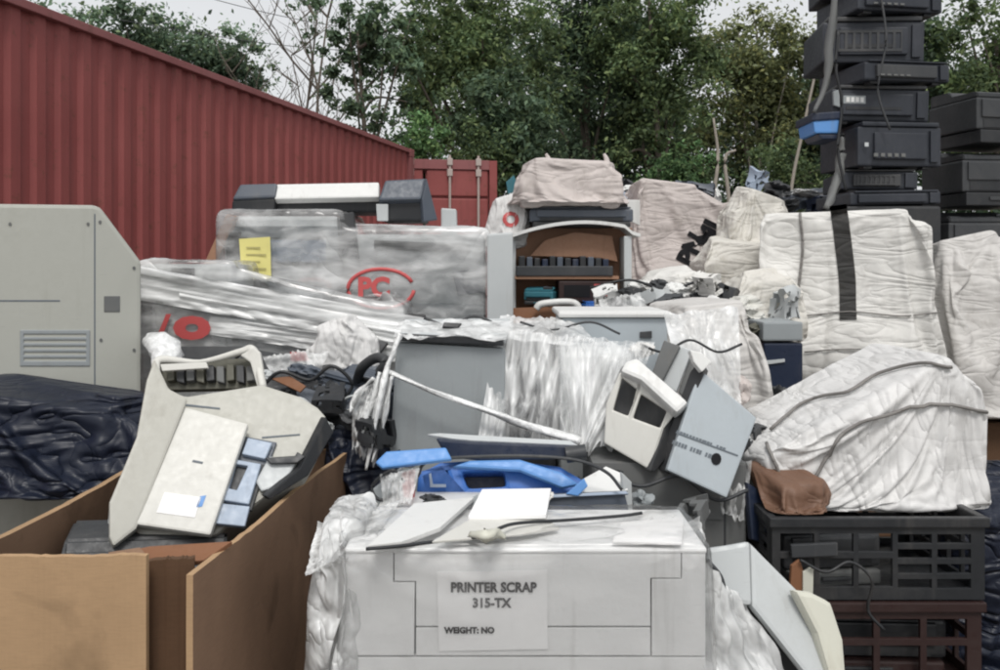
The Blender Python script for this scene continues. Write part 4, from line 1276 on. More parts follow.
# ------------------------------------------------------------------ blue parts and grey tray behind the front printer
bp_ = empty('blue_printer_frame', W(495, 500, 2.55), 'bright blue plastic printer frame with dark cut-outs', 'printer part')
slab('side_arm', [(375, 462), (386, 451), (446, 447), (452, 459), (382, 468)], (410, 457, 2.45), (0, -1, .7), .02, M['blue_pale'], bp_, .006)
slab('housing', [(416, 494), (418, 474), (440, 462), (500, 458), (560, 466), (584, 480), (582, 498), (500, 502)], (500, 478, 2.56), (0, -1, .5), .1, M['blue'], bp_, .012, holes=[[(462, 472), (504, 471), (506, 486), (468, 488)], [(426, 474), (446, 468), (452, 486), (430, 488)]])
slab('cover', [(452, 466), (470, 460), (520, 459), (562, 472), (580, 484), (562, 487), (520, 470)], (510, 470, 2.52), (0, -1, .8), .02, M['blue_pale'], bp_, .008)
slab('inner', [(420, 476), (580, 476), (578, 500), (420, 500)], (500, 486, 2.62), (0, -1, .4), .06, M['navy'], bp_)
slab('bracket', [(429, 474), (431, 473), (433, 484), (446, 484), (446, 487), (430, 487)], (437, 480, 2.53), (0, -1, .5), .006, M['hinge'], bp_, .001)
tr = empty('lid_tray', W(505, 458, 2.6), 'thin dark lid with a grey upper face lying on the blue frame', 'lid')
slab('upper_face', [(427, 434), (440, 433), (570, 440.5), (578, 445), (470, 441.5)], (500, 441, 2.6), (0, -.35, 1), .008, M['light_grey'], tr, .002)
slab('front_edge', [(436, 439), (470, 442), (578, 446), (580, 459), (480, 461), (446, 457)], (505, 452, 2.55), (0, -1, .1), .06, M['navy'], tr, .006)
a, b = W(566, 455, 2.54), W(586, 452, 2.54)
mesh_ob('roller_end', tube_bm([a, a.lerp(b, .5), b], .024, 14, 3), M['charcoal'], tr, smooth='auto')
mesh_ob('arched_wire', tube_bm([W(418, 476, 2.5), W(425, 463, 2.48), W(450, 458, 2.46), W(520, 456, 2.45), W(575, 460, 2.44), W(606, 472, 2.44), W(622, 490, 2.43)], .005, 7, 8), M['charcoal'], None, 'dark grey wire arching over the blue frame and grey tray', 'wire', smooth=True)
gt = empty('paper_tray', W(588, 516, 2.46), 'grey paper tray with a white inner sheet right of the blue frame', 'tray')
slab('front_wall', [(547, 494), (624, 491), (630, 513), (546, 513)], (588, 502, 2.46), (0, -1, .15), .012, M['slate'], gt, .004)
slab('front_lip', [(545, 495), (626, 491), (629, 494), (545, 498)], (588, 494, 2.452), (0, -1, .4), .02, M['hinge'], gt, .002)
slab('inner_sheet', [(584, 478), (606, 466), (624, 474), (628, 490), (580, 494)], (605, 482, 2.52), (0, -.6, 1), .01, M['white'], gt, .003)
slab('side_wall', [(622, 472), (632, 482), (633, 511), (625, 512)], (628, 495, 2.5), (.6, -1, 0), .012, M['light_grey'], gt, .004)
slab('blue_clip', [(566, 494), (584, 478), (588, 486), (578, 496)], (576, 488, 2.45), (0, -1, .3), .02, M['blue_pale'], gt, .003)
slab('red_panel', [(401, 474), (414, 470), (413, 500), (403, 497)], (408, 485, 2.48), (-.2, -1, 0), .02, M['red'], None, .003, label='small red plastic panel at the left of the blue frame', cat='scrap')
slab('grey_offcut', [(366, 494), (402, 466), (404, 500), (372, 516)], (385, 495, 2.5), (0, -1, .2), .03, M['grey'], None, .006, label='grey panel offcut under the blue side arm', cat='scrap')
slab('grey_offcut', [(452, 506), (478, 494), (476, 518), (462, 522)], (466, 510, 2.3), (0, -1, .5), .01, M['grey'], None, .003, label='small grey plate between two white covers', cat='scrap')
gx = empty('grey_carton', (X(680, 2.78), 2.95, 0), 'dark grey carton standing under the leaning panel', 'carton')
mesh_ob('box', box_bm(X(592, 2.78), X(747, 2.78), 2.78, 3.1, 0, Z(462, 2.78), None, .012), M['grey_dark'], gx)
slab('seam', [(724, 466), (726, 466), (726, 640), (724, 640)], (725, 500, 2.778), FRONT, .004, M['charcoal'], gx, 0)
slab('flap', [(594, 463), (722, 463), (722, 520), (596, 514)], (660, 480, 2.774), FRONT, .004, M['grey_dark'], gx, .001)

# ------------------------------------------------------------------ right: leaning covers, black crates
wl = empty('copier_cover', W(760, 680, 2.2), 'pale grey moulded copier cover slumped beside the front printer', 'cover')
slab('shoulder', [(707, 548), (728, 545), (750, 541), (752, 606), (736, 604), (708, 592)], (728, 565, 2.2), (-.1, -1, .35), .03, M['light_grey'], wl, .012)
slab('sloping_panel', [(750, 541), (764, 556), (800, 592), (834, 655), (838, 690), (818, 690), (752, 606)], (790, 605, 2.2), (.25, -1, .45), .03, M['light_grey'], wl, .012)
slab('cream_rim', [(795, 590), (812, 592), (832, 602), (844, 640), (848, 690), (834, 690), (818, 634)], (825, 630, 2.16), (.3, -1, .3), .04, M['cream'], wl, .014)
slab('gap_shade', [(742, 600), (752, 608), (815, 684), (790, 700), (742, 620)], (770, 640, 2.26), (0, -1, .2), .04, M['black'], wl, .006)  # black plate painting the darkness in the gap below the panel
mesh_ob('cable', tube_bm([W(707, 560, 2.15), W(722, 580, 2.14), W(724, 610, 2.14), W(718, 640, 2.14)], .006, 7), M['charcoal'], wl, smooth=True)
slab('grey_sheet', [(704, 590), (745, 604), (752, 632), (792, 652), (800, 720), (704, 720)], (735, 640, 2.3), (-.1, -1, .4), .02, M['light_grey'], None, .01, label='grey plastic sheet low beside the front printer base', cat='sheet')
sheet('grey_film', W(700, 560, 2.05), W(745, 600, 2.2), W(800, 690, 2.1), W(700, 700, 1.98), 50, 40, 'v', M['film_soft'], None, amp=.03, freq=4, fan=None, seed=61, label='dirty loose film between the front printer and the copier cover', cat='film')
slab('navy_board', [(747, 482), (776, 500), (772, 545), (752, 540)], (760, 515, 2.75), (.2, -1, .2), .03, M['navy'], None, .006, label='navy blue board stuck between the grey carton and the crates', cat='board')


def black_crate(x0, x1, y0, y1, z0, z1, label, mat='black', cells=None, slats=True):
    cells = cells or 5
    r = empty('plastic_crate', ((x0 + x1) / 2, (y0 + y1) / 2, z0), label, 'crate', 'black plastic crates on the right')
    h = z1 - z0
    def wall(nm, a, b, n):
        a, b = Vector(a), Vector(b); u = (b - a); L = u.length; u = u / L
        up = Vector((0, 0, 1)); hs = []
        for i in range(cells):
            s0 = .04 * L + i * (.92 * L / cells); s1 = s0 + .92 * L / cells * .86
            for (t0, t1) in (((.14, .25), (.32, .43), (.50, .61), (.68, .79)) if slats and i >= cells - 2 else ((.16, .50), (.58, .80))):
                hs.append([a + u * s0 + up * h * t0, a + u * s1 + up * h * t0, a + u * s1 + up * h * t1, a + u * s0 + up * h * t1])
        mesh_ob(nm, slab_bm([a, b, b + up * h * .985, a + up * h * .985], Vector(n), .014, .0015, hs), M[mat], r)
    wall('wall', (x0, y0, z0), (x1, y0, z0), (0, -1, 0)); wall('wall', (x0, y1, z0), (x1, y1, z0), (0, 1, 0))
    wall('wall', (x0, y1 - .02, z0), (x0, y0 + .02, z0), (-1, 0, 0)); wall('wall', (x1, y0 + .02, z0), (x1, y1 - .02, z0), (1, 0, 0))
    bm = bmesh.new()
    for q in ((x0 - .01, x1 + .01, y0 - .012, y0 + .012), (x0 - .01, x1 + .01, y1 - .012, y1 + .012), (x0 - .01, x0 + .016, y0 + .013, y1 - .013), (x1 - .016, x1 + .01, y0 + .013, y1 - .013)):
        add_box(bm, *q, z1 - .03, z1, None, .004)
    mesh_ob('rim', bm, M[mat], r)
    mesh_ob('floor', box_bm(x0 + .015, x1 - .015, y0 + .015, y1 - .015, z0, z0 + .015), M[mat], r)
    return r


xa, xb = X(772, 2.6), X(985, 2.6)
black_crate(xa, xb, 2.6, 3.1, Z(600, 2.6), Z(517, 2.6), 'black slotted plastic crate directly under the white woven sack', 'black')
black_crate(xa + .02, xb - .01, 2.6, 3.1, Z(690, 2.6), Z(601.5, 2.6), 'reddish brown grubby plastic crate below the black slotted one', 'maroon', 4, False)
black_crate(xa, xb, 2.6, 3.1, 0, Z(692, 2.6), 'lowest black crate of the stack under the reddish one', 'black')
printer('printer', ((xa + xb) / 2 - .12, 2.84, Z(600, 2.6) + .017), .32, .3, .2, (0, 0, .1), M['charcoal'], M['grey_dark'], 'dark grey machine inside the black slotted crate')
printer('printer', ((xa + xb) / 2, 2.87, Z(690, 2.6) + .017), .5, .4, .22, (0, 0, -.05), M['black'], M['maroon'], 'black machine inside the reddish crate')
slab('metal_bracket', [(791, 545), (838, 543), (838, 556), (792, 558)], (815, 550, 2.575), FRONT, .015, M['charcoal'], None, .003, label='dark grey bracket hooked on the black crate front', cat='bracket')
slab('card_scrap', [(792, 566), (800, 560), (806, 578), (800, 596), (790, 594)], (798, 578, 2.57), (.2, -1, 0), .012, M['rust'], None, .002, label='orange brown scrap sticking out of the black crate', cat='scrap')
slab('cream_scrap', [(803, 572), (814, 566), (813, 598), (803, 600)], (808, 584, 2.565), FRONT, .01, M['cream'], None, .002, label='dull cream scrap next to the orange brown one', cat='scrap')

# black block behind the woven sack
bb = empty('black_cabinet', W(782, 425, 4.2), 'black cabinet in the gap between the grey bulk bag and strapped bag', 'cabinet')
mesh_ob('body', box_bm(X(764, 4.2), X(803, 4.2), 4.2, 4.6, 0, Z(343, 4.2), None, .01), M['navy'], bb)
slab('top_layer', [(763, 322), (803, 322), (803, 341), (763, 341)], (780, 332, 4.19), FRONT, .35, M['grey'], bb, .01)
slab('white_strip', [(763, 361), (785, 359), (785, 362), (763, 365)], (775, 362, 4.19), FRONT, .01, M['light_grey'], bb, .001)

# ------------------------------------------------------------------ cardboard box with the beige printer
zt = Z(575, 1.8)
cbx = empty('cardboard_box', (-.95, 2.4, 0), 'large open cardboard box of scrap printers with torn corner at left front', 'box')
a, b = Vector((X(193, 1.8), 1.8, 0)), Vector((X(360, 3.157), 3.157, 0))
ee = (b - a).normalized(); nn = Vector((ee.y, -ee.x, 0)); Lw = (b - a).length


def wavy_wall(a, b, z0, z1, th, seed, amp=.02, rag=.008, nu=40, nv=14):
    """board with a slight bow, thickness, and a worn upper edge"""
    ee = (b - a); L = ee.length; ee = ee / L; nn = Vector((ee.y, -ee.x, 0))
    bm = bmesh.new(); g = []
    for i in range(nu + 1):
        s = i / nu; col = []
        for j in range(nv + 1):
            t = j / nv
            z = z0 + (z1 - z0) * t + (rag * (.5 * noise.noise(Vector((s * 5, seed, 0))) + .35 * noise.noise(Vector((s * 37, seed, 2)))) if j == nv else 0)
            o = amp * (noise.noise(Vector((s * 2.2, t * 1.7, seed))) + .35 * noise.noise(Vector((s * 7, t * 4, seed + 3)))) * (math.sin(math.pi * min(1, s * 1.0)) * .9 + .1)
            col.append(bm.verts.new(a + ee * (L * s) + nn * o + Vector((0, 0, z))))
        g.append(col)
    for i in range(nu):
        for j in range(nv): bm.faces.new((g[i][j], g[i + 1][j], g[i + 1][j + 1], g[i][j + 1]))
    bmesh.ops.recalc_face_normals(bm, faces=bm.faces)
    r = bmesh.ops.extrude_face_region(bm, geom=bm.faces[:])
    bmesh.ops.translate(bm, verts=[q for q in r['geom'] if isinstance(q, bmesh.types.BMVert)], vec=-nn * th)
    bmesh.ops.recalc_face_normals(bm, faces=bm.faces)
    top = max(v.co.z for v in bm.verts) - .03
    for f in bm.faces:
        if abs(f.normal.z) > .7 and f.calc_center_median().z > top - .02: f.material_index = 1
        elif abs(f.normal.dot(ee)) > .8: f.material_index = 1
    return bm


mesh_ob('side_wall', wavy_wall(a, b, 0, zt, .015, 3), [M['card'], M['card_light']], cbx, smooth='auto')
xl = X(-60, 1.8)
mesh_ob('front_panel', wavy_wall(Vector((xl, 1.79, 0)), Vector((X(144, 1.79), 1.80, 0)), 0, Z(556, 1.8), .016, 7, .012), [M['card_light'], M['card_light']], cbx, smooth='auto')
mesh_ob('corner_panel', wavy_wall(Vector((X(140, 1.8) - .02, 1.845, 0)), Vector((X(193, 1.8) - .024, 1.875, 0)), 0, Z(560, 1.86), .02, 9, .012), [M['card_dark'], M['card_dark']], cbx, smooth='auto')
mesh_ob('back_wall', wavy_wall(Vector((xl, 3.13, 0)), Vector((b.x - .03, 3.13, 0)), 0, zt - .02, .02, 11), [M['card'], M['card_light']], cbx, smooth='auto')
mesh_ob('far_side_wall', wavy_wall(Vector((xl - .01, 1.80, 0)), Vector((xl - .01, 3.15, 0)), 0, zt, .02, 13), [M['card'], M['card_light']], cbx, smooth='auto')
mesh_ob('bottom', box_bm(xl, b.x - .04, 1.84, 3.1, .004, .02), M['card_dark'], cbx)
slab('torn_flap', [(100, 556), (150, 546), (232, 541), (204, 560), (150, 566), (104, 568)], (170, 553, 1.93), (0, -.4, 1), .012, M['rust'], cbx, .002)
slab('torn_flap', [(108, 552), (140, 547), (148, 556), (112, 562)], (130, 555, 1.9), (.1, -.6, 1), .008, M['card'], cbx, .002)
printer('printer', (-.95, 2.25, .62), .42, .36, .26, (.1, .06, .3), M['charcoal'], M['black'], 'dark printer buried in the cardboard box under the beige one')
printer('printer', (-.86, 2.72, .60), .46, .36, .30, (.0, .1, -.4), M['black'], M['charcoal'], 'black printer at the back corner of the cardboard box')

nb = (.16, -1, .72)
bg = empty('beige_printer', W(205, 540, 2.25), 'large opened beige printer lying tilted on the cardboard box with its white cover', 'printer')
A1 = (205, 460, 2.42)
slab('housing', [(160, 386), (186, 396), (262, 384), (300, 396), (318, 407), (327, 417), (300, 468), (268, 494), (215, 535), (140, 535), (118, 520)], A1, nb, .16, M['beige'], bg, .012)
slab('left_side', [(146, 384), (154, 362), (168, 392), (187, 402), (136, 531), (113, 549), (109, 540), (109, 505), (136, 440)], A1, (.5, -1, .6), .05, M['beige'], bg, .008, off=.03)
slab('left_foot', [(109, 500), (128, 512), (140, 546), (120, 552), (105, 545)], (120, 530, 2.33), (.2, -1, .3), .05, M['light_grey'], bg, .01)
slab('round_clip', [(124 + 4 * math.cos(R(q)), 498 + 4 * math.sin(R(q))) for q in range(0, 360, 40)], (124, 498, 2.34), (.3, -1, .6), .01, M['grey'], bg, .001)
cv = slab('white_cover', [(186, 414), (250, 431), (213, 541), (137, 530)], A1, nb, .028, M['beige_light'], bg, .006, off=.05)
slab('cover_label', [(168, 499), (204, 504), (198, 524), (160, 519)], A1, nb, .001, M['paper'], cv, 0, off=.0515)
slab('blue_sticker', [(203, 503), (209, 502), (205, 513), (199, 514)], A1, nb, .001, M['blue_pale'], cv, 0, off=.0515)
slab('maker_mark', [(196, 467), (206, 469), (205, 471), (195, 469)], A1, nb, .001, M['inkgrey'], cv, 0, off=.0515)
slab('hinge', [(249, 442), (273, 447), (266, 463), (243, 458)], A1, nb, .02, M['hinge'], bg, .003, off=.03)
slab('hinge_frame', [(246, 438), (277, 444), (268, 468), (238, 462)], A1, nb, .012, M['slate'], bg, .002, off=.012)
slab('latch_block', [(229, 462), (262, 468), (250, 508), (219, 503)], A1, nb, .02, M['hinge'], bg, .003, off=.03, holes=[[(237, 468), (249, 470), (238, 494), (230, 492)]])
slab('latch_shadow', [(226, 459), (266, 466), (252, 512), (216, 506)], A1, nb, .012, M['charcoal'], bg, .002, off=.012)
slab('hinge', [(223, 507), (251, 510), (246, 530), (217, 527)], A1, nb, .02, M['hinge'], bg, .003, off=.03)
slab('corner_bracket', [(270, 459), (298, 463), (284, 488), (262, 494), (256, 484)], A1, nb, .02, M['light_grey'], bg, .006, off=.022)
slab('dark_lever', [(266, 463), (296, 461), (298, 457), (306, 462), (298, 468), (272, 469)], A1, nb, .012, M['charcoal'], bg, .003, off=.04)
slab('groove', [(184, 404), (220, 408), (220, 409.6), (184, 406)], A1, nb, .004, M['inkgrey'], bg, 0, off=.002)
slab('groove', [(262, 437), (300, 434), (300, 435.4), (262, 438.6)], A1, nb, .004, M['inkgrey'], bg, 0, off=.002)
slab('side_wall', [(326, 417), (334, 432), (308, 476), (270, 500), (266, 496), (300, 468)], (305, 460, 2.42), (.9, -1, .1), .03, M['black'], bg, .004)  # black plate painting the shadowed gap between printer and box wall
# open paper path at the top
D5 = 2.82
slab('recess', [(158, 360), (258, 358), (262, 388), (164, 390)], (210, 374, D5), (0, -1, .5), .03, M['olive'], bg, .004)
for i in range(9):
    u = 166 + i * 10
    slab('roller_block', [(u, 364 + (i % 3)), (u + 7.5, 364 + (i % 3)), (u + 8, 380 + (i % 2) * 3), (u + .5, 381)], (210, 374, D5 - .03), (0, -1, .5), .03, M[('olive', 'charcoal', 'grey_dark')[i % 3]], bg, .004)
fm = mesh_ob('frame_handle', tube_bm([W(150, 398, 2.72), W(156, 376, 2.76), W(160, 360, 2.82), W(200, 362, 2.80), W(240, 352, 2.8), W(252, 350, 2.8), W(258, 366, 2.77), (W(263, 388, 2.72))], [.012, .013, .015, .008, .012, .016, .014, .012], 8, 7), M['beige_light'], bg, smooth=True)
slab('frame_corner', [(240, 355), (254, 347), (260, 352), (266, 388), (258, 390), (250, 362)], (255, 370, 2.75), (0, -1, .3), .02, M['beige_light'], bg, .005)
slab('cross_bar', [(160, 364), (206, 362), (208, 368), (162, 371)], (190, 367, 2.76), (0, -1, .4), .015, M['beige_light'], bg, .003)

# beige cabinet at the left
D6 = 3.3
cab = empty('beige_cabinet', (X(40, D6), D6 + .25, 0), 'tall beige machine cabinet with a sloping top corner at the left', 'cabinet')
slab('side_face', [(141, 262), (141, 640), (-70, 640), (-70, 203), (92, 205), (100, 207)], (120, 320, D6), (.5, -1, 0), .5, M['cab'], cab, .014)
slab('seam', [(-66, 300), (60, 300), (60, 301.6), (-66, 301.6)], (120, 320, D6), (.5, -1, 0), .004, M['inkgrey'], cab, 0, off=.001)
slab('vent', [(20, 330), (90, 330), (90, 366), (20, 366)], (120, 320, D6), (.5, -1, 0), .02, M['grey'], cab, .003, off=.004,
     holes=[[(24, 334 + 6 * i), (86, 334 + 6 * i), (86, 337 + 6 * i), (24, 337 + 6 * i)] for i in range(5)])

slab('panel_joint', [(94, 214), (95.4, 214), (95.4, 640), (94, 640)], (120, 320, D6), (.5, -1, 0), .004, M['inkgrey'], cab, 0, off=.001)
slab('handle_recess', [(104, 296), (120, 296), (120, 312), (104, 312)], (120, 320, D6), (.5, -1, 0), .012, M['grey_dark'], cab, .003, off=.003)
for u, v in ((100, 222), (101, 340), (134, 268), (134, 350), (88, 224), (10, 224)):
    slab('screw', [(u + 1.6 * math.cos(R(q)), v + 1.8 * math.sin(R(q))) for q in range(0, 360, 45)], (120, 320, D6), (.5, -1, 0), .004, M['grey_dark'], cab, 0, off=.003)

# dark machines filling the dip between the box and the lower bale
printer('printer', W(300, 432, 3.35), .34, .3, .22, (.15, -.1, .3), M['charcoal'], M['black'], 'dark printer lying in the dip right of the beige printer')
printer('printer', W(362, 430, 3.4), .30, .3, .24, (-.1, .15, -.5), M['slate'], M['black'], 'slate printer under the small full white plastic bag')
slab('brown_edge', [(270, 378), (290, 376), (306, 386), (300, 392)], (288, 384, 3.1), (0, -1, .6), .01, M['rust'], None, .002, label='curved rusty brown strip right of the beige printer frame', cat='scrap')
slab('dark_plate', [(262, 392), (300, 386), (356, 402), (352, 412), (310, 406)], (310, 398, 3.15), (0, -1, .8), .012, M['slate'], None, .003, label='thin slate plate under the rusty brown strip', cat='scrap')
slab('white_clip', [(338, 411), (352, 408), (354, 414), (340, 417)], (346, 412, 3.1), (0, -1, .4), .01, M['white'], None, .002, label='small white clip lying on the slate printer', cat='scrap')
for i, (u, v, w, l) in enumerate([(250, 470, .5, 'black printer below the dip of dark machines'), (345, 480, .4, 'black printer low behind the cardboard box corner')]):
    printer('printer', W(u, v + 40, 3.5), w, .4, .36, (0, 0, .2 * i), M['black'], M['charcoal'], l)


# ------------------------------------------------------------------ scattered scrap pieces along the top of the heap
def shard(u, v, D, wpx, hpx, mat, label, seed, name='scrap_piece'):
    """broken moulding or crumpled wad: a small box or ball, bent, torn and twisted"""
    r = random.Random(seed)
    w, h = wpx / F * D, hpx / F * D
    bm = bmesh.new()
    if seed % 2 or 'wad' in label:
        bmesh.ops.create_icosphere(bm, subdivisions=4, radius=.5)
        for q in bm.verts:
            p = q.co.copy()
            k = 1 - .9 * abs(noise.noise(p * 2.3 + Vector((seed, 0, 0)))) - .22 * abs(noise.noise(p * 6.3 + Vector((0, seed, 0))))
            q.co = p * k * 1.25
        bmesh.ops.scale(bm, vec=(w, (w + h) / 2, h), verts=bm.verts)
    else:
        add_box(bm, -w / 2, w / 2, -.07, .07, -h / 2, h / 2)
        bmesh.ops.subdivide_edges(bm, edges=bm.edges[:], cuts=5, use_grid_fill=True)
        kill = [f for f in bm.faces if noise.noise(f.calc_center_median() * 26 + Vector((seed * 3.3, 0, 0))) > .22]
        bmesh.ops.delete(bm, geom=kill, context='FACES')
        for q in bm.verts:
            q.co += Vector((noise.noise(q.co * 9 + Vector((seed, 1, 0))), noise.noise(q.co * 9 + Vector((0, seed, 5))), noise.noise(q.co * 9 + Vector((7, 0, seed))))) * .3 * h
        bmesh.ops.solidify(bm, geom=bm.faces[:], thickness=.008)
    m = Matrix.Translation(W(u, v, D)) @ Euler((r.uniform(-.4, .4), r.uniform(-.35, .35), r.uniform(-.8, .8))).to_matrix().to_4x4()
    bmesh.ops.transform(bm, matrix=m, verts=bm.verts)
    return mesh_ob(name, bm, M[mat], None, label, 'scrap', smooth='auto')


for i, (u, v, D, w, h, mat, lab) in enumerate([
    (606, 296, 4.6, 26, 14, 'white', 'white moulded scrap right of the crate foot'), (632, 294, 4.5, 30, 12, 'black', 'black scrap piece below the printed sack'),
    (652, 298, 4.4, 28, 12, 'light_grey', 'pale grey scrap beside the black piece below the printed sack'), (676, 291, 4.5, 26, 16, 'white', 'white scrap wedged below the torn dirty sack'),
    (668, 303, 4.3, 22, 10, 'charcoal', 'charcoal scrap strip above the milky film bag'), (700, 297, 4.5, 18, 22, 'black', 'black oval scrap with pale rim under the torn sack'),
    (722, 296, 4.6, 24, 20, 'charcoal', 'dark scrap with a hole under the torn sack'), (742, 304, 4.5, 34, 16, 'beige_light', 'creamy scrap tray under the torn sack'),
    (716, 316, 4.3, 20, 26, 'white', 'tall white scrap strip over the grey bulk bag'), 
    (748, 318, 4.5, 30, 14, 'beige_light', 'flat creamy scrap lying over the grey bulk bag'), (786, 306, 4.7, 22, 30, 'light_grey', 'pale grey scrap against the strapped bulk bag'),
    (688, 310, 4.1, 26, 12, 'paper', 'white flake of scrap on top of the milky film bag'),
    (642, 287, 4.9, 26, 12, 'white', 'white crumpled wad at the foot of the printed sack'), (660, 286, 4.8, 20, 12, 'charcoal', 'charcoal wad at the foot of the printed sack'),
    (618, 304, 4.2, 22, 10, 'black', 'black wad on the back edge of the blue-grey cabinet'), (690, 284, 4.9, 18, 14, 'bag_white', 'white crumpled scrap left of the torn dirty sack base'),
    (708, 284, 4.4, 12, 18, 'bag_white', 'narrow white twist standing over the milky film bag'), (734, 322, 4.2, 26, 20, 'bag_dirty', 'dirty cream wad beside the tall white strip'),
     (758, 330, 4.3, 26, 14, 'olive', 'olive grey wad at the left of the black cabinet top')]):
    shard(u, v, D, w, h, mat, lab, 70 + i)
for i, (u, v, D, w, h, mat, lab) in enumerate([
    (757, 182, 8.2, 13, 22, 'hinge', 'pale blue scrap standing up behind the knotted sack'), (778, 192, 8.0, 34, 20, 'black', 'black scrap beside the upright pale blue one'),
    (802, 200, 7.6, 50, 14, 'slate', 'slate scrap lying left of the strapped bulk bag top'), (806, 194, 7.5, 36, 6, 'white', 'thin white scrap strip on the slate piece'),
    (822, 205, 7.4, 30, 14, 'navy', 'navy scrap close under the tall black stack'), (786, 206, 7.2, 26, 12, 'charcoal', 'charcoal scrap behind the knotted sack'),
    (694, 190, 9, 40, 12, 'slate', 'slate scrap behind the printed sack'), (676, 188, 9.2, 14, 8, 'white', 'tiny white scrap behind the printed sack'),
    (628, 190, 8.8, 26, 14, 'black', 'black scrap between the slumped sack and printed sack'), (627, 188, 8.5, 16, 5, 'white', 'little white strip between the slumped and printed sacks'),
    (632, 205, 8.2, 30, 16, 'hinge', 'pale blue-grey scrap left of the printed sack'), (718, 196, 8.6, 6, 14, 'white', 'tiny upright white strip right of the printed sack')]):
    shard(u, v, D, w, h, mat, lab, 170 + i)
# cables, wads and torn film packed into the gaps
for i, (pts, D, rr_, mat, lab) in enumerate([
    ([(258, 392), (280, 372), (310, 380), (332, 366), (352, 384), (340, 404)], 3.12, .007, 'black', 'black cable looping over the dip right of the beige printer'),
    ([(270, 404), (300, 398), (322, 412), (352, 396), (372, 408)], 3.08, .005, 'light_grey', 'pale grey cable over the slate plate'),
    ([(398, 492), (380, 500), (372, 486), (392, 470), (404, 482)], 2.44, .005, 'black', 'short black cable loop left of the blue frame'),
    ([(600, 470), (640, 486), (680, 476), (716, 500), (748, 490)], 2.72, .006, 'charcoal', 'dark cable lying over the dark grey carton front'),
    ([(640, 344), (664, 352), (690, 340), (718, 352), (742, 344)], 3.12, .005, 'black', 'thin black cable above the tilted white printer'),
    ([(742, 420), (752, 450), (744, 476), (760, 500), (752, 524)], 2.95, .006, 'light_grey', 'pale cable hanging between the leaning panel and the white sack'),
    ([(800, 560), (826, 572), (850, 562), (872, 580), (868, 610), (884, 630)], 2.56, .005, 'black', 'black cable hanging over the crate fronts'),
    ([(520, 322), (552, 330), (590, 322), (620, 334)], 3.38, .005, 'charcoal', 'dark cable over the top of the blue-grey cabinet'),
    ([(838, 30), (836, 70), (842, 104), (838, 150), (846, 190)], 5.84, .010, 'black', 'black cord dangling down the front of the tall black stack'),
    ([(880, -10), (886, 40), (878, 90), (890, 130)], 5.84, .008, 'charcoal', 'dark grey cord dangling right of the stickered machine'),
    ([(590, 288), (630, 280), (668, 290), (704, 278)], 4.75, .008, 'black', 'black hose across the foot of the printed sack'),
    ([(424, 318), (450, 326), (474, 316), (500, 326)], 3.2, .006, 'charcoal', 'dark cable on the film over the grey copier top')]):
    mesh_ob('cable', tube_bm([W(u, v, D - .01 * (j % 2)) for j, (u, v) in enumerate(pts)], rr_, 6, 7), M[mat], None, lab, 'cable', smooth=True)
for i, (u, v, D, w, h, mat, lab) in enumerate([
    (274, 398, 3.1, 26, 14, 'charcoal', 'charcoal fragment nearest the beige printer in the dip'), (306, 372, 3.25, 34, 14, 'slate', 'slate fragment under the milky film bands'),
    (330, 398, 3.05, 30, 14, 'black', 'black fragment in the middle of the dip'), (352, 420, 3.0, 26, 18, 'charcoal', 'charcoal fragment above the black bin bag'),
    (296, 412, 3.02, 30, 12, 'grey', 'grey fragment over the dark printer in the dip'), (322, 428, 2.98, 22, 14, 'light_grey', 'pale grey fragment by the cardboard box far corner'),
    (378, 432, 2.9, 18, 26, 'black', 'black fragment behind the film tatters'), (262, 376, 3.2, 20, 10, 'light_grey', 'pale fragment right of the printer frame'),
    (610, 478, 2.7, 22, 16, 'charcoal', 'charcoal fragment behind the grey paper tray'), (640, 500, 2.68, 26, 18, 'grey', 'grey fragment right of the grey paper tray'),
     (694, 512, 2.6, 26, 18, 'grey_dark', 'dark fragment in front of the dark grey carton'),
     (762, 466, 2.95, 20, 26, 'bag_grey', 'grey film wad left of the brown paper sack'),
    (752, 440, 3.0, 16, 22, 'charcoal', 'charcoal fragment right of the leaning panel corner'), (776, 398, 3.4, 24, 24, 'black', 'black fragment in front of the black cabinet'),
    (742, 390, 3.25, 16, 26, 'bag_pink', 'pinkish film wad against the grey bulk bag'), (642, 350, 3.2, 26, 14, 'bag_white', 'white film wad over the tilted white printer'),
    (508, 452, 2.72, 26, 12, 'bag_white', 'white film wad behind the thin dark lid'), 
    (408, 462, 2.6, 18, 10, 'slate', 'slate fragment behind the blue side arm'), (540, 498, 2.42, 26, 9, 'bag_white', 'white film wad in front of the blue frame'),
    (434, 500, 2.42, 26, 10, 'charcoal', 'charcoal fragment in front of the blue frame'), (362, 506, 2.4, 28, 16, 'bag_white', 'white film wad above the film flap'),
     ]):
    shard(u, v, D, w, h, mat, lab, 300 + i)
for i, (p, q, r_, s_, D, lab) in enumerate([
    ((262, 356), (330, 350), (318, 380), (270, 372), 3.3, 'torn film scrap over the dip below the milky bands'), ((598, 300), (640, 292), (650, 312), (604, 316), 4.0, 'torn film scrap at the crate foot'),
     ((716, 470), (752, 460), (744, 520), (722, 512), 2.8, 'torn film scrap under the leaning panel corner'),
    ((380, 474), (420, 468), (412, 500), (384, 512), 2.42, 'torn film scrap left of the blue frame'), ((640, 520), (700, 516), (706, 540), (648, 544), 2.2, 'torn film scrap on the right end of the front printer')]):
    sheet('torn_film', W(*p, D), W(*q, D + .02), W(*r_, D - .05), W(*s_, D - .04), 26, 20, 'v', M['film_soft'], None, amp=.03, freq=4, fan=(.5, 0), seed=400 + i, ragged=.3, label=lab, cat='film')
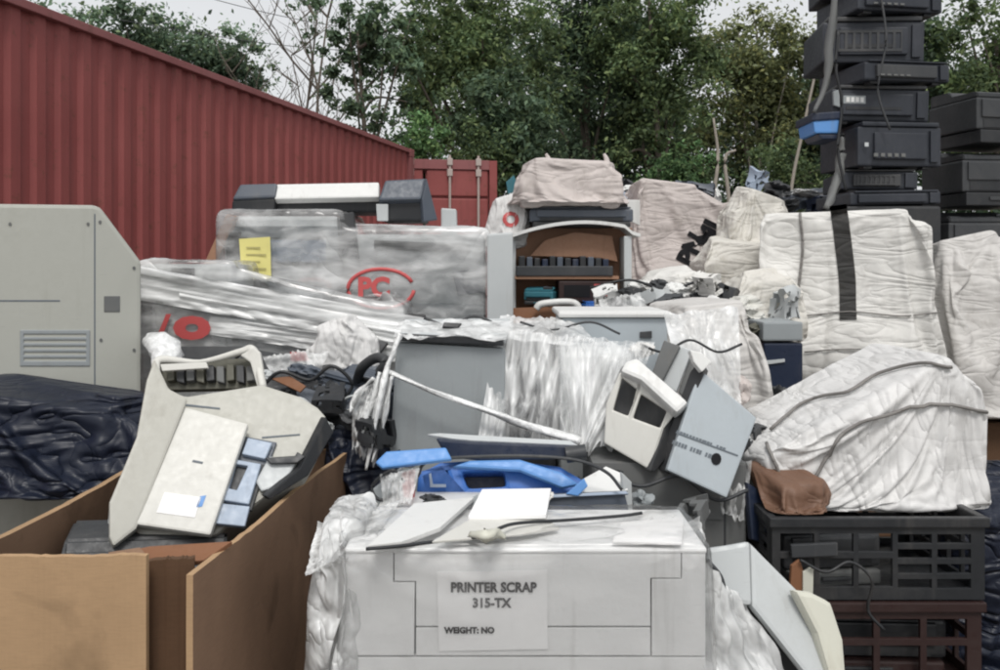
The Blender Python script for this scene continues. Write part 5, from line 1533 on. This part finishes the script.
# the far heap these pieces lie on
bm = bmesh.new(); gx_, gy_ = 60, 14
for i in range(gx_ + 1):
    for j in range(gy_ + 1):
        x = X(600, 8) + (X(1000, 8) - X(600, 8)) * i / gx_; y = 7.6 + 2.4 * j / gy_
        e_ = min(1, 5 * min(i / gx_, 1 - i / gx_)) * min(1, 4 * j / gy_, 5 * (1 - j / gy_) + .05)
        z = (2.05 + .22 * noise.noise(Vector((x * 2.4, y * 2.4, 3))) + .12 * noise.noise(Vector((x * 7, y * 7, 8)))) * e_
        bm.verts.new((x, y, max(-.02, z)))
bm.verts.ensure_lookup_table()
for i in range(gx_):
    for j in range(gy_):
        q = i * (gy_ + 1) + j
        bm.faces.new((bm.verts[q], bm.verts[q + gy_ + 1], bm.verts[q + gy_ + 2], bm.verts[q + 1]))
mesh_ob('scrap_heap', bm, M['charcoal'], None, 'dark heap of mixed scrap under the far pieces', None, kind='stuff')

# ------------------------------------------------------------------ tall black stack on the right
DT = 5.95
tower = [(205, 190, 846, 940, .0), (189, 168, 852, 926, .06), (167, 122, 850, 938, -.02), (121, 84, 836, 932, .03), (83, 62, 848, 944, -.05), (61, 14, 831, 930, .05), (13, -12, 846, 938, -.03), (-13, -44, 836, 926, .02)]
labs = ['lowest black machine of the tall stack', 'second black machine from the bottom of the tall stack', 'black machine with a small white spot in the tall stack', 'black machine with a pale sticker in the tall stack',
        'thin black machine above the stickered one in the tall stack', 'wide black machine near the top of the frame in the tall stack', 'black machine with a ledge at the very top of view in the tall stack', 'topmost black machine of the tall stack, cut by the frame']
for i, (vb, vt, u0, u1, dy) in enumerate(tower):
    y0 = DT + dy; x0, x1 = X(u0, DT), X(u1, DT); z0, z1 = Z(vb, DT), Z(vt, DT)
    r = empty('black_machine', ((x0 + x1) / 2, y0 + .3, z0), labs[i], 'machine', 'black machines in the tall stack')
    h = z1 - z0
    mesh_ob('body', box_bm(x0, x1, y0, y0 + .55, z0 + .004, z1 - h * .12, Matrix.Identity(4), .014), M['black_tower'], r)
    mesh_ob('lid', box_bm(x0 + .03, x1 - .02, y0 - .012, y0 + .5, z1 - h * .115, z1 - .004, None, .010), M['charcoal' if i % 2 else 'black_tower'], r)
    fp = mesh_ob('front_panel', box_bm(x0 + .05 + .03 * (i % 3), x1 - .12, y0 - .028, y0 + .01, z0 + h * .16, z1 - h * .26, None, .008), M['black_tower' if i % 3 != 1 else 'charcoal'], r)
    if i % 2: mesh_ob('slot', box_bm(x0 + .09 + .03 * (i % 3), x1 - .2, y0 - .032, y0 - .026, z0 + h * .3, z0 + h * .38), M['black'], fp)
    mesh_ob('rib', box_bm(x1 - .09, x1 - .03, y0 - .02, y0 + .01, z0 + h * .1, z1 - h * .2, None, .004), M['black_tower'], r)
    for q in (0, 1):
        mesh_ob('foot', box_bm(x0 + .06 if q == 0 else x1 - .12, x0 + .12 if q == 0 else x1 - .06, y0 + .03, y0 + .1, z0 - .012, z0 + .01), M['black'], r)
    if i in (1, 5):
        fx0, fx1 = x0 + .1, x1 - .16
        mesh_ob('vent', slab_bm([Vector((fx0, y0 - .034, z0 + h * .22)), Vector((fx1, y0 - .034, z0 + h * .22)), Vector((fx1, y0 - .034, z1 - h * .32)), Vector((fx0, y0 - .034, z1 - h * .32))], Vector(FRONT), .006, 0,
            [[Vector((fx0 + (fx1 - fx0) * (q + .15) / 8, y0 - .034, z0 + h * .28)), Vector((fx0 + (fx1 - fx0) * (q + .8) / 8, y0 - .034, z0 + h * .28)), Vector((fx0 + (fx1 - fx0) * (q + .8) / 8, y0 - .034, z1 - h * .38)), Vector((fx0 + (fx1 - fx0) * (q + .15) / 8, y0 - .034, z1 - h * .38))] for q in range(8)]), M['charcoal'], r)
    if i in (2, 4, 6):
        for q in range(5):
            mesh_ob('button', box_bm(x0 + .10 + .05 * q, x0 + .13 + .05 * q, y0 - .036, y0 - .026, z0 + h * .2, z0 + h * .28, None, .002), M['grey_dark'], fp)
    if i == 3:
        slab('pale_sticker', [(846, 96), (868, 96), (868, 104), (846, 104)], (857, 100, y0 - .03), FRONT, .002, M['grey'], r, 0)
        for q in range(4): slab('sticker_mark', [(849 + q * 4.6, 97.5), (852.4 + q * 4.6, 97.5), (852.4 + q * 4.6, 102.5), (849 + q * 4.6, 102.5)], (857, 100, y0 - .033), FRONT, .001, M['white'], r, 0)
        slab('end_clip', [(836, 92), (842, 90), (843, 108), (837, 106)], (840, 100, y0 - .03), FRONT, .03, M['grey'], r, .004)
    r.rotation_euler = (0, R((-1.2, 1, 0, 1.5, -1, 1.2, 0, -1)[i]), R((4, -8, 6, -3, 12, -6, 9, -4)[i]))
    if i == 2: slab('white_spot', [(858, 143), (862, 143), (862, 147), (858, 147)], (860, 145, y0 - .03), FRONT, .002, M['light_grey'], r, 0)
bl = empty('blue_bin', W(826, 136, 5.9), 'blue plastic bin corner sticking out left of the tall black stack', 'bin')
slab('front', [(813, 121), (840, 119), (840, 133), (815, 133)], (826, 127, 5.85), FRONT, .3, M['blue_pale'], bl, .012)
slab('rim', [(812, 113), (841, 111), (841, 119), (812, 121)], (826, 116, 5.84), FRONT, .33, M['navy'], bl, .01)
slab('base', [(818, 134), (840, 134), (840, 139), (822, 139)], (826, 136, 5.86), FRONT, .28, M['navy'], bl, .008)
mesh_ob('film_tail', tube_bm([W(836, -10, 5.85), W(829, 50, 5.85), W(826, 84, 5.84), W(814, 112, 5.82)], [.02, .03, .02, .012], 7, 8, twist()), M['grey_dark'], None, 'grey film tail hanging down the left side of the tall black stack', 'film', smooth=True)
mesh_ob('film_tail', tube_bm([W(842, 134, 5.9), W(840, 165, 5.9), W(834, 190, 5.85), W(826, 208, 5.8)], [.02, .03, .03, .02], 7, 8, twist()), M['grey_dark'], None, 'grey film tail below the blue bin corner', 'film', smooth=True)
mesh_ob('pallet_stack', box_bm(X(846, DT), X(940, DT), DT - .02, DT + .6, 0, Z(206, DT), None, .02), M['black'], None, 'black base block carrying the tall black stack behind the bulk bag', 'block')
for q in (0, 1, 2):
    pr = printer('printer', (X(975, 6.3) + .06 * q, 6.4, .45 * q + 1.6), .55, .5, .42, (0, 0, .1 * q), M['charcoal'], M['black'], ['lowest dark printer right of the tall black stack', 'middle dark printer right of the tall black stack', 'top dark printer right of the tall black stack'][q], group='dark printers at the right edge')

# supports hidden below the heap so that everything stands on the yard
def block(u0, u1, v, y0, y1, label, mat='card_dark', name='carton'):
    mesh_ob(name, box_bm(X(u0, y0), X(u1, y0), y0, y1, 0, Z(v, y0) - .004, None, .015), M[mat], None, label, 'carton')


block(640, 735, 301, 7.4, 8.1, 'brown carton carrying the printed sack')
block(700, 795, 313, 5.92, 5.98, 'narrow brown carton behind the grey bulk bag')
block(790, 942, 398, 5.05, 5.85, 'brown carton carrying the strapped bulk bag')
block(512, 634, 330, 5.0, 5.5, 'brown carton carrying the open crate')
block(948, 1088, 422, 5.55, 6.3, 'brown carton at the right under the grey bulk bag')
block(300, 372, 386, 3.56, 3.84, 'brown carton under the small white plastic bag')

# ------------------------------------------------------------------ light: flat grey sky
w = bpy.data.worlds.new('World'); sc.world = w; w.use_nodes = True
nt = w.node_tree
bgd = nt.nodes['Background']
sky = nt.nodes.new('ShaderNodeTexSky'); sky.sky_type = 'NISHITA'; sky.sun_disc = False
SE, SR = R(56), R(176)
sky.sun_elevation, sky.sun_rotation = SE, SR
sky.air_density, sky.dust_density, sky.ozone_density = 1.0, 4.0, 1.0
hsv = nt.nodes.new('ShaderNodeHueSaturation'); hsv.inputs['Saturation'].default_value = .22
nt.links.new(sky.outputs[0], hsv.inputs['Color'])
tc = nt.nodes.new('ShaderNodeTexCoord')
cl = noise_n(nt, tc.outputs['Generated'], 2.4, 5, .6, .4)
cc = mixc(nt, ramp(nt, cl, .35, (.86, .87, .88, 1), .7, (1.08, 1.08, 1.08, 1)), (0, 0, 0, 1), (1, 1, 1, 1))
mul = mixc(nt, 1.0, hsv.outputs[0], cc, 'MULTIPLY')
flat_ = mixc(nt, .6, mul, (6.95, 7.05, 7.15, 1))
nt.links.new(flat_, bgd.inputs[0])
bgd.inputs[1].default_value = .140
sun = bpy.data.lights.new('sun', 'SUN'); sun.energy = 1.7; sun.angle = R(16); sun.color = (1, .97, .93)
so = bpy.data.objects.new('sun', sun); COL.objects.link(so)
# light comes from behind and left of the camera, high
d = Vector((math.sin(SR) * math.cos(SE), math.cos(SR) * math.cos(SE), math.sin(SE)))
so.rotation_euler = d.to_track_quat('Z', 'Y').to_euler()
so.location = d * 20

sc.view_settings.view_transform = 'Standard'; sc.view_settings.look = 'None'; sc.view_settings.exposure = 0
sc.render.engine = 'CYCLES'
sc.cycles.transparent_max_bounces = 16
sc.cycles.max_bounces = 6
sc.cycles.filter_width = 2.1
sc.cycles.use_denoising = True
